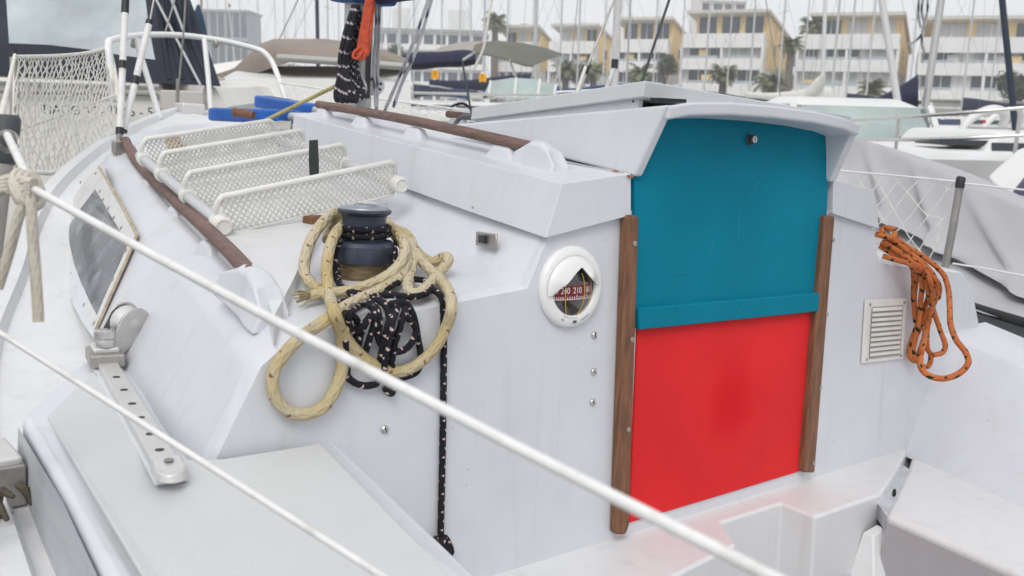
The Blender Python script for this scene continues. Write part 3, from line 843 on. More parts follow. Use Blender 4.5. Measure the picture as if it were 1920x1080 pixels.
# ---- wooden handrails
def rail(path, r, parent=boat, flat=1.0):
    m = MB(); m.tube(catmull(path, 8), r, 12)
    return m.build('handrail', WOOD_Y, parent, smooth=50)
hr1 = rail([sz(470, 514, .462), sx(428, 468, -.862), sx(380, 422, -.826), sx(330, 377, -.778), sx(283, 332, -.725), sx(250, 293, -.675), sx(236, 264, -.640)], [.0122] * 49)
m = MB()                                            # aft boss: a faired block
pa = sz(474, 519, .458)
ring = lambda p, w, h0, h1: [p + Vector((-w * 1.25, 0, h0)), p + Vector((w, 0, h0)), p + Vector((w * .62, 0, h1 * .6)), p + Vector((w * .3, 0, h1)), p + Vector((-w * .3, 0, h1)), p + Vector((-w * .75, 0, h1 * .6))]
rows = [ring(pa + Vector((-.002, .075, .004)), .022, -.040, -.012), ring(pa + Vector((0, .012, 0)), .0235, -.046, .0165), ring(pa + Vector((.001, -.024, -.003)), .025, -.050, .0165), ring(pa + Vector((.003, -.046, -.010)), .027, -.052, .006), ring(pa + Vector((.005, -.070, -.02)), .028, -.046, -.030)]
m.grid(rows, close=True); m.poly(rows[0]); m.poly(rows[-1])
m.build('rail_boss', GEL, hr1, bevel=.006, seg=3)
for px, py, x in ((392, 447, -.838), (330, 384, -.782), (278, 334, -.725)):
    p = sx(px, py, x); q = MB()
    q.hexa([p + Vector((-.02, -.05, -.05)), p + Vector((.02, -.05, -.05)), p + Vector((.02, .05, -.045)), p + Vector((-.02, .05, -.045))], [p + Vector((-.008, -.02, -.006)), p + Vector((.008, -.02, -.006)), p + Vector((.008, .02, -.003)), p + Vector((-.008, .02, -.003))])
    q.build('rail_pad', GEL, hr1, bevel=.008, seg=3)
r2a, r2b = sx(1008, 279, -.352), sx(597, 196, -.215)
mid_ = [r2a.lerp(r2b, t) + Vector((0, 0, .006 * sin(pi * t))) for t in (0, .2, .4, .6, .8, 1)]
m = MB(); m.tube(catmull(mid_, 6), .0108, 12)
hr2 = m.build('handrail', WOOD_Y, boat, smooth=50)
dr = (r2a - r2b).normalized()
m = MB()
ring = lambda p, w, h0, h1: [p + Vector((-w * 1.2, 0, h0)), p + Vector((w * 1.2, 0, h0)), p + Vector((w * .7, 0, h1 * .6)), p + Vector((w * .3, 0, h1)), p + Vector((-w * .3, 0, h1)), p + Vector((-w * .7, 0, h1 * .6))]
rows = [ring(r2a - dr * .06, .020, -.050, -.016), ring(r2a - dr * .006, .021, -.050, .015), ring(r2a + dr * .028, .0225, -.050, .0155), ring(r2a + dr * .052, .0235, -.050, .004), ring(r2a + dr * .078, .025, -.046, -.030)]
m.grid(rows, close=True); m.poly(rows[0]); m.poly(rows[-1])
m.build('rail_boss', GEL, hr2, bevel=.007, seg=3)
for t, w_ in ((.10, .05), (.44, .045), (.71, .045), (.955, .04)):
    p = r2a.lerp(r2b, t); q = MB()
    dn = Vector((0, 0, -.052 + .008 * t))
    sd2 = Vector((.022, 0, 0))
    q.hexa([p + dn - sd2 + dr * w_ * 1.5, p + dn + sd2 + dr * w_ * 1.5, p + dn + sd2 - dr * w_ * 1.5, p + dn - sd2 - dr * w_ * 1.5],
           [p - sd2 * .5 + dr * w_ * .6 + Vector((0, 0, -.006)), p + sd2 * .5 + dr * w_ * .6 + Vector((0, 0, -.006)), p + sd2 * .5 - dr * w_ * .6 + Vector((0, 0, -.006)), p - sd2 * .5 - dr * w_ * .6 + Vector((0, 0, -.006))])
    q.build('rail_pad', GEL, hr2, bevel=.010, seg=3)

for src in (hr2,):
    cpy = [src] + list(src.children)
    made = []
    for o_ in cpy:
        me = o_.data.copy()
        for v in me.vertices: v.co.x = -v.co.x
        me.flip_normals()
        c2 = bpy.data.objects.new(o_.name.split('.')[0], me); COL.objects.link(c2)
        c2.parent = boat if o_ is src else made[0]
        for md in o_.modifiers:
            bv2 = c2.modifiers.new('bevel', 'BEVEL'); bv2.width = md.width; bv2.segments = md.segments; bv2.limit_method = 'ANGLE'; bv2.angle_limit = md.angle_limit; bv2.harden_normals = True
        made.append(c2)
# ---- stanchions, lifelines, nets
def pipe(name, path, r, mt, parent=boat, n=10, sm=1):
    m = MB(); m.tube(catmull(path, sm) if sm > 1 else path, r, n); return m.build(name, mt, parent, smooth=60)
_t = sd(14, 225, 1.02)
st1 = pipe('stanchion', [_t, _t.lerp(Vector((-1.278, .05, .14)), .5), Vector((-1.278, .05, .14))], .0115, STEEL_D)
pipe('cap', [_t + Vector((0, 0, .006)), _t + Vector((0, 0, .002)), _t.lerp(Vector((-1.278, .05, .14)), .086), _t.lerp(Vector((-1.278, .05, .14)), .092)], [.011, .0140, .0145, .0122], mat('cap_grey', (.07, .075, .085), .6, var=.2, vscale=20), st1, 14)
u0, u1 = sd(66, 356, .86), sd(1560, 1140, .44)
pipe('lifeline', [u0.lerp(u1, t) + Vector((0, 0, -.004 * sin(pi * t))) for t in (0, .25, .5, .75, 1)], .0037, LIFEW, n=12)
l0, l1 = sd(-60, 586, 1.0), sd(760, 1108, .64)
pipe('lifeline', [l0, l0.lerp(l1, .5), l1], .0029, LIFEW)
pipe('lifeline', [sd(13, 252, .99), sd(36, 300, .93), sd(60, 350, .87)], .0042, LIFEW)
m = MB()
c_ = sd(16, 262, .985)
for k in range(3):
    ang = [2 * pi * j / 14 for j in range(15)]
    m.tube([c_ + Vector((cos(a) * .010, sin(a) * .004 + .003 * k, sin(a) * .010 - .002 * k)) for a in ang], .0009, 5)
m.build('wire_seizing', STEEL_D, st1)
st2 = pipe('stanchion', [sd(26, 100, 2.55), sd(28, 160, 2.55), sd(24, 330, 2.5)], .0115, STEEL_D)
pipe('cap', [sd(25, 94, 2.55), sd(26, 108, 2.55)], .0125, TAPEB, st2)
WROPE = mat('white_rope', (.70, .68, .62), .8, var=.15, vscale=60, bump=.5, bscale=200)
netA = [sd(30, 107, 2.5), sd(75, 106, 2.72), sd(120, 104, 2.95), sd(165, 99, 3.15), sd(205, 89, 3.35)]
pipe('lifeline', netA, .006, WROPE, sm=4)
pipe('lifeline', [sd(28, 103, 2.5), sd(18, 150, 1.9), sd(3, 215, 1.25), sd(-6, 250, 1.05)], .0045, WROPE, sm=4)
pipe('lifeline', [sd(205, 90, 3.35), sd(212, 120, 3.3), sd(219, 162, 3.25), sd(216, 190, 3.2)], .0075, WROPE, sm=4)
def net(top, bot, nu, nv, r, name='netting', jit=.25, wob=.004, diamond=True):
    """knotted mesh between two edge lines"""
    top = catmull(top, 12); bot = catmull(bot, 12)
    def at(L, t):
        f_ = t * (len(L) - 1); i = min(int(f_), len(L) - 2); return L[i].lerp(L[i + 1], f_ - i)
    rnd = random.Random(5)
    P = {}
    for j in range(nv + 1):
        for i in range(nu + 1):
            u = (i + (.5 if j % 2 and diamond else 0)) / nu
            u = min(1, u)
            a = at(top, u).lerp(at(bot, u), j / nv)
            if 0 < j < nv: a += Vector((rnd.uniform(-wob, wob), rnd.uniform(-wob, wob), rnd.uniform(-wob, wob)))
            P[i, j] = a
    m = MB()
    for j in range(nv):
        for i in range(nu + 1):
            m.tube([P[i, j], P[i, j + 1]], r, 4, cap=False)
            k = i + 1 if j % 2 else i - 1
            if (k, j + 1) in P: m.tube([P[i, j], P[k, j + 1]], r, 4, cap=False)
    o = m.build(name, WROPE, boat, smooth=0, fix=False)
    o['kind'] = 'stuff'
    return o
net([sd(33, 110, 2.5), sd(75, 108, 2.72), sd(120, 106, 2.95), sd(165, 101, 3.15), sd(205, 91, 3.35)],
    [sd(12, 325, 2.2), sd(60, 322, 2.4), sd(110, 312, 2.6), sd(160, 285, 2.85), sd(214, 250, 3.1)], 26, 17, .0018)
pipe('lifeline', [sd(28, 320, 2.25), sd(90, 325, 2.45), sd(150, 318, 2.7)], .006, LIFEW)
pipe('lifeline', [sd(35, 245, 2.4), sd(120, 215, 2.9), sd(216, 178, 3.2)], .0035, WROPE)
# starboard side
s1 = sx(1802, 336, 1.13)
st3 = pipe('stanchion', [s1, sx(1786, 430, 1.135), sx(1770, 512, 1.14), Vector((1.145, .2, .1))], .0105, STEEL_D)
pipe('cap', [sx(1803, 331, 1.13), sx(1802, 334, 1.13), sx(1799, 352, 1.13)], [.009, .0125, .0125], TAPEB, st3, 14)
sl_far = Vector((.90, 1.35, .80))
pipe('lifeline', [Vector((.93, 1.55, .66)), sx(1596, 322, 1.02), sx(1700, 331, 1.08), sx(1800, 341, 1.128)], .0026, LIFEW)
pipe('lifeline', [sx(1786, 494, 1.13), sx(1850, 504, 1.16), sx(1990, 530, 1.2)], .0026, LIFEW)
pipe('lifeline', [sx(1800, 343, 1.13), sx(2050, 370, 1.2)], .0026, LIFEW)
# wide-meshed net between lifeline and deck
m = MB()
for line in (((1604, 326), (1632, 372), (1668, 432), (1708, 495), (1722, 520)), ((1638, 328), (1668, 380), (1703, 442), (1732, 480), (1748, 516)), ((1676, 331), (1709, 370), (1738, 404), (1764, 411), (1752, 470)), ((1764, 335), (1775, 352), (1773, 360)),
             ((1626, 330), (1608, 352)), ((1657, 330), (1640, 352), (1632, 362)), ((1690, 332), (1660, 370), (1638, 392)), ((1727, 334), (1704, 357), (1673, 396), (1648, 420)), ((1760, 336), (1737, 364), (1708, 404), (1676, 440)), ((1790, 340), (1769, 368), (1740, 405), (1705, 452), (1688, 470)), ((1778, 400), (1742, 440), (1712, 488)), ((1768, 440), (1750, 470), (1735, 500))):
    m.tube(catmull([sx(x, y, 1.02 + .12 * (x - 1596) / 204) for x, y in line], 3), .0016, 5)
o = m.build('netting', WROPE, boat, smooth=60); o['kind'] = 'stuff'
for px, py in ((1784, 468), (1791, 482)):
    pass

# ---- pulpit, forestay, mast, boom, shrouds
pul = pipe('pulpit', [sd(212, 200, 3.25), sd(206, 130, 3.28), sd(203, 84, 3.3), sd(212, 74, 3.4), sd(245, 68, 3.65), sd(285, 65, 3.9), sd(350, 67, 4.1), sd(420, 77, 4.2), sd(478, 91, 4.25), sd(497, 100, 4.25), sd(512, 120, 4.25), sd(526, 158, 4.22), sd(540, 200, 4.2)], .0125, WHITEP, sm=5)
pipe('leg', [sd(253, 70, 3.7), sd(275, 140, 3.72), sd(300, 222, 3.75)], .0115, WHITEP, pul)
pipe('leg', [sd(383, 73, 4.15), sd(390, 140, 4.12), sd(396, 215, 4.1)], .0115, WHITEP, pul)
for x, y, dp in ((250, 82, 3.7), (405, 82, 4.18)):
    q = MB(); q.ball(sd(x, y, dp), .012, 8, 6, (1, 1, 1.6)); q.build('clip', STEEL_D, pul)
fs = pipe('forestay', [sx(333, 205, 0), sx(336, 150, 0), sx(345, 50, 0), sx(356, -160, 0)], .004, STEEL_D)
pipe('turnbuckle', [sx(332, 204, 0), sx(334, 148, 0)], .0085, STEEL_D, fs)
q = MB(); q.box(Vector((0, 2.94, .69)), (.10, .11, .05)); q.build('stem_fitting', SATIN, boat, bevel=.01)
q = MB(); q.box(sx(346, 212, .02), (.03, .05, .035)); q.build('bow_roller', STEEL_D, boat, bevel=.004)

MASTM = mat('mast_alloy', (.50, .505, .50), .42, .5, var=.12, vscale=12, stretch=(4, 4, .6))
m = MB()
ring = [Vector((cos(a) * (.040 if abs(cos(a)) < .9 else .042), 1.50 + sin(a) * .055, 0)) for a in [2 * pi * k / 20 for k in range(20)]]
m.hexa([p + Vector((0, 0, .69)) for p in ring], [p + Vector((-.02, 0, 7.6)) for p in ring])
mast = m.build('mast', MASTM, boat, smooth=50)
m = MB(); m.box(Vector((0, 1.50, .70)), (.13, .16, .03)); m.build('mast_step', STEEL_D, mast, bevel=.004)
m = MB(); m.box(Vector((.004, 1.443, 1.6)), (.014, .006, 1.7)); m.build('sail_track', mat('track_dark', (.05, .05, .05), .5), mast)
def disc(c, ax, R0, name='sheave'):
    q = MB(); q.lathe([(R0 * .6, -.009), (R0, -.008), (R0 * .93, -.002), (R0 * .93, .002), (R0, .008), (R0 * .6, .009)], c, ax, 28)
    o = q.build(name, ALU, mast, smooth=35)
    ax = Vector(ax).normalized(); e1 = ax.orthogonal().normalized(); e2 = ax.cross(e1)
    for k in range(7):
        a = 2 * pi * k / 7
        q = MB(); rr = R0 * .62 if k else 0
        q.lathe([(R0 * .14, -.0105), (R0 * .14, .0105)], Vector(c) + (e1 * cos(a) + e2 * sin(a)) * rr, ax, 10); q.build('sheave_hole', DARK, mast)
disc(sx(665, 164, -.052), (-.62, -.78, .0), .036)
disc(sx(702, 160, .035), (-.4, -.9, .0), .030)
BLUEC = mat('blue_canvas', (.012, .045, .16), .8, var=.35, vscale=10, bump=.5, bscale=20)
NAVY = mat('navy_canvas', (.010, .013, .045), .8, var=.3, vscale=10, bump=.4, bscale=20)
SAILW = mat('sailcloth', (.66, .65, .60), .75, var=.1, vscale=10, bump=.5, bscale=14)
m = MB()                                            # sail stacked on the boom, aft from the mast
def boomring(y, z, w_, h_):
    return [Vector((w_ * cos(a) * (1 + .06 * sin(3 * a + y * 9)), y, z + h_ * sin(a) * (1 + .05 * sin(5 * a - y * 7)))) for a in [2 * pi * k / 20 for k in range(20)]]
rows = [boomring(1.42, 1.12, .045, .085), boomring(1.38, 1.14, .075, .118), boomring(1.2, 1.155, .095, .135), boomring(.9, 1.20, .10, .15), boomring(.4, 1.26, .10, .15), boomring(-.3, 1.33, .09, .13), boomring(-1.2, 1.40, .06, .08)]
m.grid(rows, close=True); m.poly(rows[0]); m.poly(rows[-1])
boom = m.build('sail_cover', NAVY, boat, smooth=70)
m = MB(); m.tube([Vector((0, 1.47, 1.09)), Vector((0, -1.3, 1.33))], .035, 14); m.build('boom', MASTM, boat)
q = MB(); q.hexa([Vector((-.08, 1.56, 1.028)), Vector((.075, 1.56, 1.028)), Vector((.075, 1.40, 1.020)), Vector((-.08, 1.40, 1.020))], [Vector((-.07, 1.56, 1.32)), Vector((.07, 1.56, 1.32)), Vector((.07, 1.40, 1.32)), Vector((-.07, 1.40, 1.32))]); q.build('mast_collar', mat('royal_canvas', (.010, .10, .30), .75, var=.3, vscale=12), boom, bevel=.015, seg=3)

def shroud(p0, p1, r, bands, parent=boat):
    s_ = pipe('shroud', [p0, p1], r, LIFEW, parent, 12)
    for t0, t1 in bands:
        pipe('tape_band', [p0.lerp(p1, t0), p0.lerp(p1, t1)], r * 1.12, TAPEB, s_, 12)
    return s_
cpl = Vector((-.663, 1.72, .585))
sh = shroud(sd(224, 252, 2.55), sd(236, -14, 2.62), .0095, ((0, .045), (.455, .51), (.85, 1.0)))
pipe('turnbuckle', [cpl + Vector((0, 0, -.06)), sd(225, 285, 2.55), sd(224, 250, 2.55)], .008, STEEL_D, sh)
sh = shroud(sd(231, 248, 2.58), sd(281, 38, 2.66), .0095, ((0, .02), (.42, .49), (.96, 1.0)))
pipe('wire', [sd(281, 40, 2.66), sd(296, -40, 2.68)], .003, STEEL_D, sh)
pipe('shroud', [sd(333, -20, 3.4), sd(310, 60, 3.4)], .003, STEEL_D)
pipe('chainplate', [sd(224, 262, 2.55), sd(222, 300, 2.53), sd(196, 334, 2.46)], .006, STEEL_D)
q = MB(); q.box(sd(222, 276, 2.54), (.03, .03, .035)); q.build('toggle', STEEL_D, boat, bevel=.004)
s2 = pipe('shroud', [Vector((.86, 1.62, .45)), sd(1097, 134, 3.35)], .0095, LIFEW)
pipe('turnbuckle', [sd(1096, 138, 3.35), sd(1099, 124, 3.35)], .014, TAPEB, s2)
pipe('wire', [sd(1097, 134, 3.35), sd(1156, -10, 3.45)], .0045, STEEL_D, s2)
s3 = pipe('shroud', [Vector((.98, 1.62, .42)), sd(1152, 126, 3.45)], .0095, LIFEW)
pipe('turnbuckle', [sd(1152, 128, 3.45), sd(1153, 112, 3.45)], .013, TAPEB, s3)
pipe('wire', [sd(1153, 120, 3.45), sd(1168, -10, 3.5)], .003, STEEL_D, s3)
pipe('shroud', [sd(1196, 175, 3.1), sd(1258, -10, 3.3)], .0048, mat('dark_wire', (.03, .035, .035), .5))
pipe('shroud', [sd(1076, 190, 3.2), sd(1098, 125, 3.3)], .006, WROPE)

# ================================================================== ropes and loose gear on the near boat
def rope_mat(name, base, fleck, r, dens_=(1.0, 3.0), fw=.30, base2=None, var=.25):
    """braided rope: fleck threads laid in a helix; UV u is metres along, v round"""
    m_ = bpy.data.materials.new(name); m_.use_nodes = True
    nt = m_.node_tree; b = nt.nodes['Principled BSDF']; b.inputs['Roughness'].default_value = .85
    b.inputs['Specular IOR Level'].default_value = .2
    L = nt.links
    uv = _n(nt, 'ShaderNodeUVMap'); sp = _n(nt, 'ShaderNodeSeparateXYZ'); L.new(uv.outputs[0], sp.inputs[0])
    def math(op, a, b_=None, c=None):
        n = _n(nt, 'ShaderNodeMath', operation=op)
        for k, x in enumerate((a, b_, c)):
            if x is None: continue
            if isinstance(x, (int, float)): n.inputs[k].default_value = x
            else: L.new(x, n.inputs[k])
        return n.outputs[0]
    circ = 2 * pi * r
    # two families of strands crossing: braid bump and fleck
    a1 = math('ADD', math('MULTIPLY', sp.outputs[0], dens_[0] / circ), math('MULTIPLY', sp.outputs[1], dens_[1]))
    a2 = math('SUBTRACT', math('MULTIPLY', sp.outputs[0], dens_[0] / circ), math('MULTIPLY', sp.outputs[1], dens_[1]))
    f1 = math('LESS_THAN', math('FRACT', a1), fw)
    f2 = math('LESS_THAN', math('FRACT', math('MULTIPLY', a2, .5)), fw * .9)
    fl = math('MULTIPLY', f1, f2)
    no = _n(nt, 'ShaderNodeTexNoise'); no.inputs['Scale'].default_value = 55; no.inputs['Detail'].default_value = 5
    tc = _n(nt, 'ShaderNodeTexCoord'); L.new(tc.outputs['Object'], no.inputs['Vector'])
    no2 = _n(nt, 'ShaderNodeTexNoise'); no2.inputs['Scale'].default_value = 9; no2.inputs['Detail'].default_value = 4
    L.new(tc.outputs['Object'], no2.inputs['Vector'])
    mb = _n(nt, 'ShaderNodeMix', data_type='RGBA')
    b2 = base2 or tuple(c * (1 - var) for c in base)
    mb.inputs[6].default_value = (*b2, 1); mb.inputs[7].default_value = (*base, 1)
    cr = _n(nt, 'ShaderNodeValToRGB'); cr.color_ramp.elements[0].position = .38; cr.color_ramp.elements[1].position = .62
    L.new(no2.outputs['Fac'], cr.inputs[0]); L.new(cr.outputs[0], mb.inputs[0])
    mv = _n(nt, 'ShaderNodeMix', data_type='RGBA', blend_type='MULTIPLY'); mv.inputs[0].default_value = .5
    gr_ = _n(nt, 'ShaderNodeMapRange'); gr_.inputs[3].default_value = .55; gr_.inputs[4].default_value = 1.35; L.new(no.outputs['Fac'], gr_.inputs[0])
    L.new(mb.outputs[2], mv.inputs[6]); L.new(gr_.outputs[0], mv.inputs[7])
    mx = _n(nt, 'ShaderNodeMix', data_type='RGBA'); L.new(fl, mx.inputs[0]); L.new(mv.outputs[2], mx.inputs[6]); mx.inputs[7].default_value = (*fleck, 1)
    L.new(mx.outputs[2], b.inputs['Base Color'])
    w1_ = math('SINE', math('MULTIPLY', math('ADD', math('MULTIPLY', sp.outputs[0], 2.2 / circ), math('MULTIPLY', sp.outputs[1], 6)), 2 * pi))
    w2_ = math('SINE', math('MULTIPLY', math('SUBTRACT', math('MULTIPLY', sp.outputs[0], 2.2 / circ), math('MULTIPLY', sp.outputs[1], 6)), 2 * pi))
    bu = _n(nt, 'ShaderNodeBump'); bu.inputs['Strength'].default_value = .6; bu.inputs['Distance'].default_value = r * .12
    L.new(math('MAXIMUM', w1_, w2_), bu.inputs['Height']); L.new(bu.outputs[0], b.inputs['Normal'])
    return m_
def rope(name, strands, r, mt, label, cat='rope', n=9, sm=7, parts='strand', group=None):
    """every strand of one line; the first is the thing's own base point"""
    base = strands[0][0]
    t = thing(name, label, cat, base, True, group)
    for s_ in strands:
        m = MB(); m.tube(catmull(s_, sm), r, n)
        m.build(parts, mt, t, smooth=80)
    return t
def zz(z, ox, oy, k):
    return [(ox + x * k, oy + y * k) + tuple(rest) for x, y, *rest in z]
def pts(lst):
    """(px, py, mode, value): d = depth, b = in front of the bulkhead, p = at that height"""
    out = []
    for px, py, md, v in lst:
        if md == 'd':
            # never sink into the ledge: the deepest allowed point is where the sight line enters it
            ray_ = _rayl(px, py); sg = 1 if px > 1200 else -1; rr = .0105 if sg < 0 else .007
            nP = Vector((.09 * sg, -.075, 1)); tP = nP.dot(Vector((.51 * sg, .03, .447 + rr)) - CAM_L) / nP.dot(ray_)
            nb_ = Vector((0, 1, -RAKE)); tB = nb_.dot(Vector((0, -.001 - rr, 0)) - CAM_L) / nb_.dot(ray_)
            if tP > 0: v = min(v, max(tP, tB))
            out.append(sd(px, py, v))
        else: out.append(sb(px, py, v) if md == 'b' else sz(px, py, v))
    return out
K3 = lambda lst: zz(lst, 400, 340, 1 / 3)

# ---- thick tan rope coiled on the winch
TAN = rope_mat('tan_rope', (.56, .49, .35), (.22, .11, .07), .0090, (2.0, 1.0), .15, base2=(.50, .40, .20))
A = pts(K3([(535, 648, 'd', 1.375), (590, 636, 'd', 1.372), (680, 628, 'd', 1.37), (780, 612, 'd', 1.375), (880, 582, 'd', 1.38), (980, 530, 'd', 1.39), (1050, 465, 'd', 1.41), (1078, 390, 'd', 1.43), (1060, 325, 'd', 1.46), (1010, 275, 'd', 1.50), (950, 235, 'd', 1.54), (860, 215, 'd', 1.56), (760, 215, 'd', 1.55), (695, 225, 'd', 1.52), (650, 270, 'd', 1.49), (642, 330, 'd', 1.46)]))
B_ = pts(K3([(700, 175, 'd', 1.52), (655, 195, 'd', 1.47), (600, 250, 'd', 1.43), (550, 330, 'd', 1.41), (518, 430, 'd', 1.39), (512, 510, 'd', 1.38), (545, 570, 'd', 1.375), (590, 605, 'd', 1.385), (650, 645, 'd', 1.40)]))
Cc = pts(K3([(790, 215, 'd', 1.53), (735, 245, 'd', 1.47), (690, 290, 'd', 1.42), (655, 370, 'd', 1.38), (638, 470, 'd', 1.35), (640, 560, 'd', 1.33), (655, 650, 'd', 1.31), (680, 740, 'b', .045), (720, 840, 'b', .022), (780, 930, 'b', .016), (860, 1005, 'b', .013), (960, 1058, 'b', .013), (1060, 1068, 'b', .013), (1160, 1020, 'b', .014), (1250, 930, 'b', .018), (1310, 820, 'b', .022), (1340, 710, 'b', .030), (1318, 610, 'd', 1.44), (1265, 540, 'd', 1.45), (1200, 480, 'd', 1.45), (1150, 420, 'd', 1.455), (1100, 350, 'd', 1.47), (1030, 280, 'd', 1.51), (950, 215, 'd', 1.55)]))
Dd = pts(K3([(1020, 300, 'd', 1.52), (1080, 380, 'd', 1.46), (1085, 470, 'd', 1.425), (1030, 555, 'd', 1.40), (940, 610, 'd', 1.39), (840, 655, 'd', 1.375), (760, 695, 'd', 1.36), (700, 735, 'd', 1.335), (620, 790, 'b', .04), (530, 850, 'b', .02), (450, 915, 'b', .014), (390, 985, 'b', .013), (350, 1045, 'b', .013), (333, 1110, 'b', .013), (340, 1190, 'b', .013), (380, 1260, 'b', .013), (450, 1305, 'b', .013), (530, 1308, 'b', .013), (610, 1275, 'b', .013), (670, 1200, 'b', .014), (710, 1110, 'b', .014), (728, 1010, 'b', .014), (728, 900, 'b', .014), (735, 810, 'b', .022), (760, 740, 'd', 1.37)]))
Ee = pts(K3([(1020, 270, 'd', 1.53), (1085, 300, 'd', 1.50), (1125, 370, 'd', 1.47), (1120, 450, 'd', 1.445), (1105, 530, 'd', 1.43), (1093, 595, 'd', 1.42), (1115, 630, 'd', 1.42), (1165, 625, 'd', 1.43), (1225, 570, 'd', 1.44), (1280, 505, 'd', 1.45), (1322, 445, 'd', 1.46), (1300, 425, 'd', 1.475), (1235, 455, 'd', 1.48), (1180, 430, 'd', 1.49), (1130, 380, 'd', 1.50)]))
tan_rope = rope('coiled_rope', [A, B_, Cc, Dd, Ee], .0085, TAN, 'thick tan braided rope coiled over the winch with loops hanging down the bulkhead', n=12)
m = MB()
fe = A[0]; fd = (A[0] - A[1]).normalized()
for k in range(16):
    o_ = Vector((random.uniform(-1, 1), random.uniform(-1, 1), random.uniform(-1, 1))) * .007
    m.tube([fe + o_ * .8 - fd * .004, fe + o_ + fd * random.uniform(.006, .014) + o_ * .4], .0012, 4)
o = m.build('frayed_end', TAN, tan_rope, smooth=60); o['kind'] = 'stuff'

# ---- black rope with pale flecks
BLK = rope_mat('black_fleck_rope', (.020, .020, .026), (.62, .46, .43), .0050, (2.3, 1.0), .29, base2=(.013, .013, .017))
turns = []
for k in range(2):
    turns.append([wc + Vector((cos(a) * .0385, sin(a) * .0385, .0800 + .010 * k + .006 * a / (2 * pi))) for a in [2 * pi * j / 16 for j in range(17)]])
bs = turns[:]
bs.append(pts(K3([(715, 330, 'd', 1.40), (690, 380, 'd', 1.41), (680, 470, 'd', 1.41), (690, 540, 'd', 1.41), (720, 590, 'd', 1.41), (770, 620, 'd', 1.40), (860, 640, 'd', 1.40)])))
bs.append(pts(K3([(1010, 350, 'd', 1.47), (1022, 400, 'd', 1.45), (1010, 460, 'd', 1.44)])))
bs.append(pts(K3([(695, 480, 'd', 1.425), (705, 560, 'd', 1.42), (740, 610, 'd', 1.41), (800, 640, 'd', 1.40), (930, 650, 'd', 1.395)])))
bs.append(pts(K3([(770, 655, 'd', 1.40), (880, 650, 'd', 1.40), (1000, 640, 'd', 1.405), (1110, 650, 'd', 1.42), (1190, 635, 'd', 1.43), (1225, 600, 'd', 1.45), (1190, 560, 'd', 1.47), (1130, 550, 'd', 1.48)])))
bs.append(pts(K3([(700, 690, 'd', 1.37), (760, 670, 'd', 1.38), (850, 650, 'd', 1.39), (960, 610, 'd', 1.42), (1040, 570, 'd', 1.45)])))
def hang(z): return pts(K3([(x, y, 'b' if y > 730 else 'd', v) for x, y, v in z]))
bs.append(hang([(930, 660, 1.39), (980, 690, 1.375), (1070, 680, 1.38), (1110, 720, 1.385), (1135, 790, .012), (1150, 880, .010), (1165, 960, .010), (1165, 1020, .010), (1140, 1075, .010), (1080, 1100, .010), (1030, 1110, .010), (960, 1120, .016)]))
bs.append(hang([(900, 665, 1.39), (960, 690, 1.37), (990, 760, .016), (1000, 860, .012), (985, 960, .010), (965, 1040, .010), (950, 1060, .010), (930, 1050, .012), (945, 980, .018), (960, 900, .022), (985, 800, .025), (1010, 720, 1.37)]))
bs.append(hang([(1020, 680, 1.38), (1075, 700, 1.375), (1060, 790, .022), (1025, 900, .020), (1005, 1000, .018), (1005, 1100, .012), (1010, 1180, .010), (990, 1190, .010), (965, 1160, .010)]))
bs.append(hang([(1090, 760, .018), (1140, 830, .02), (1120, 900, .02), (1080, 945, .02), (1030, 960, .022)]))
bs.append(hang([(880, 680, 1.38), (920, 720, 1.37), (935, 790, .018), (925, 870, .016), (945, 915, .014), (975, 930, .012)]))
bs.append(hang([(850, 690, 1.375), (900, 720, 1.365), (905, 790, .022), (880, 880, .018), (855, 960, .012), (840, 990, .010), (815, 960, .010), (820, 900, .012), (840, 830, .020), (880, 760, .028)]))
bs.append(hang([(740, 740, .03), (800, 770, .02), (815, 830, .015), (800, 890, .012), (780, 960, .012), (755, 1040, .012), (750, 1090, .012)]))
bs.append(hang([(710, 760, .02), (735, 830, .014), (745, 900, .022), (742, 1000, .010), (745, 1080, .010), (790, 1130, .010), (860, 1150, .010), (930, 1135, .010)]))
bs.append(hang([(820, 700, 1.36), (770, 740, .04), (760, 800, .028), (790, 840, .02), (840, 810, .028), (890, 750, .03)]))
bs.append(hang([(1040, 700, 1.372), (1010, 780, .03), (990, 880, .03), (970, 980, .026), (960, 1060, .02)]))
bs.append(pts(K3([(1215, 600, 'd', 1.44), (1265, 630, 'd', 1.44), (1292, 680, 'd', 1.435)]) + [(831, 580, 'b', .010), (832, 640, 'b', .006), (831, 760, 'b', .0055), (829, 880, 'b', .0055), (826, 1012, 'b', .006)]))
black_rope = rope('coiled_rope', bs, .0050, BLK, 'black flecked rope bunched under the winch, its knotted tail hanging straight down', n=8)
kn = sb(828, 1022, .010)
ks = []
for k in range(5):
    ph = k * 1.3
    ks.append([kn + Vector((cos(a + ph) * .011, -.004 + sin(a * 2 + ph) * .006, sin(a + ph * .7) * .012 - .004 * (k % 2))) for a in [2 * pi * j / 9 for j in range(10)]])
ks.append([kn + Vector((.004, -.004, -.006)), kn + Vector((.010, -.006, -.020)), kn + Vector((.017, -.006, -.034))])
for s_ in ks:
    m = MB(); m.tube(catmull(s_, 4), .0048, 7); m.build('knot', BLK, black_rope, smooth=80)

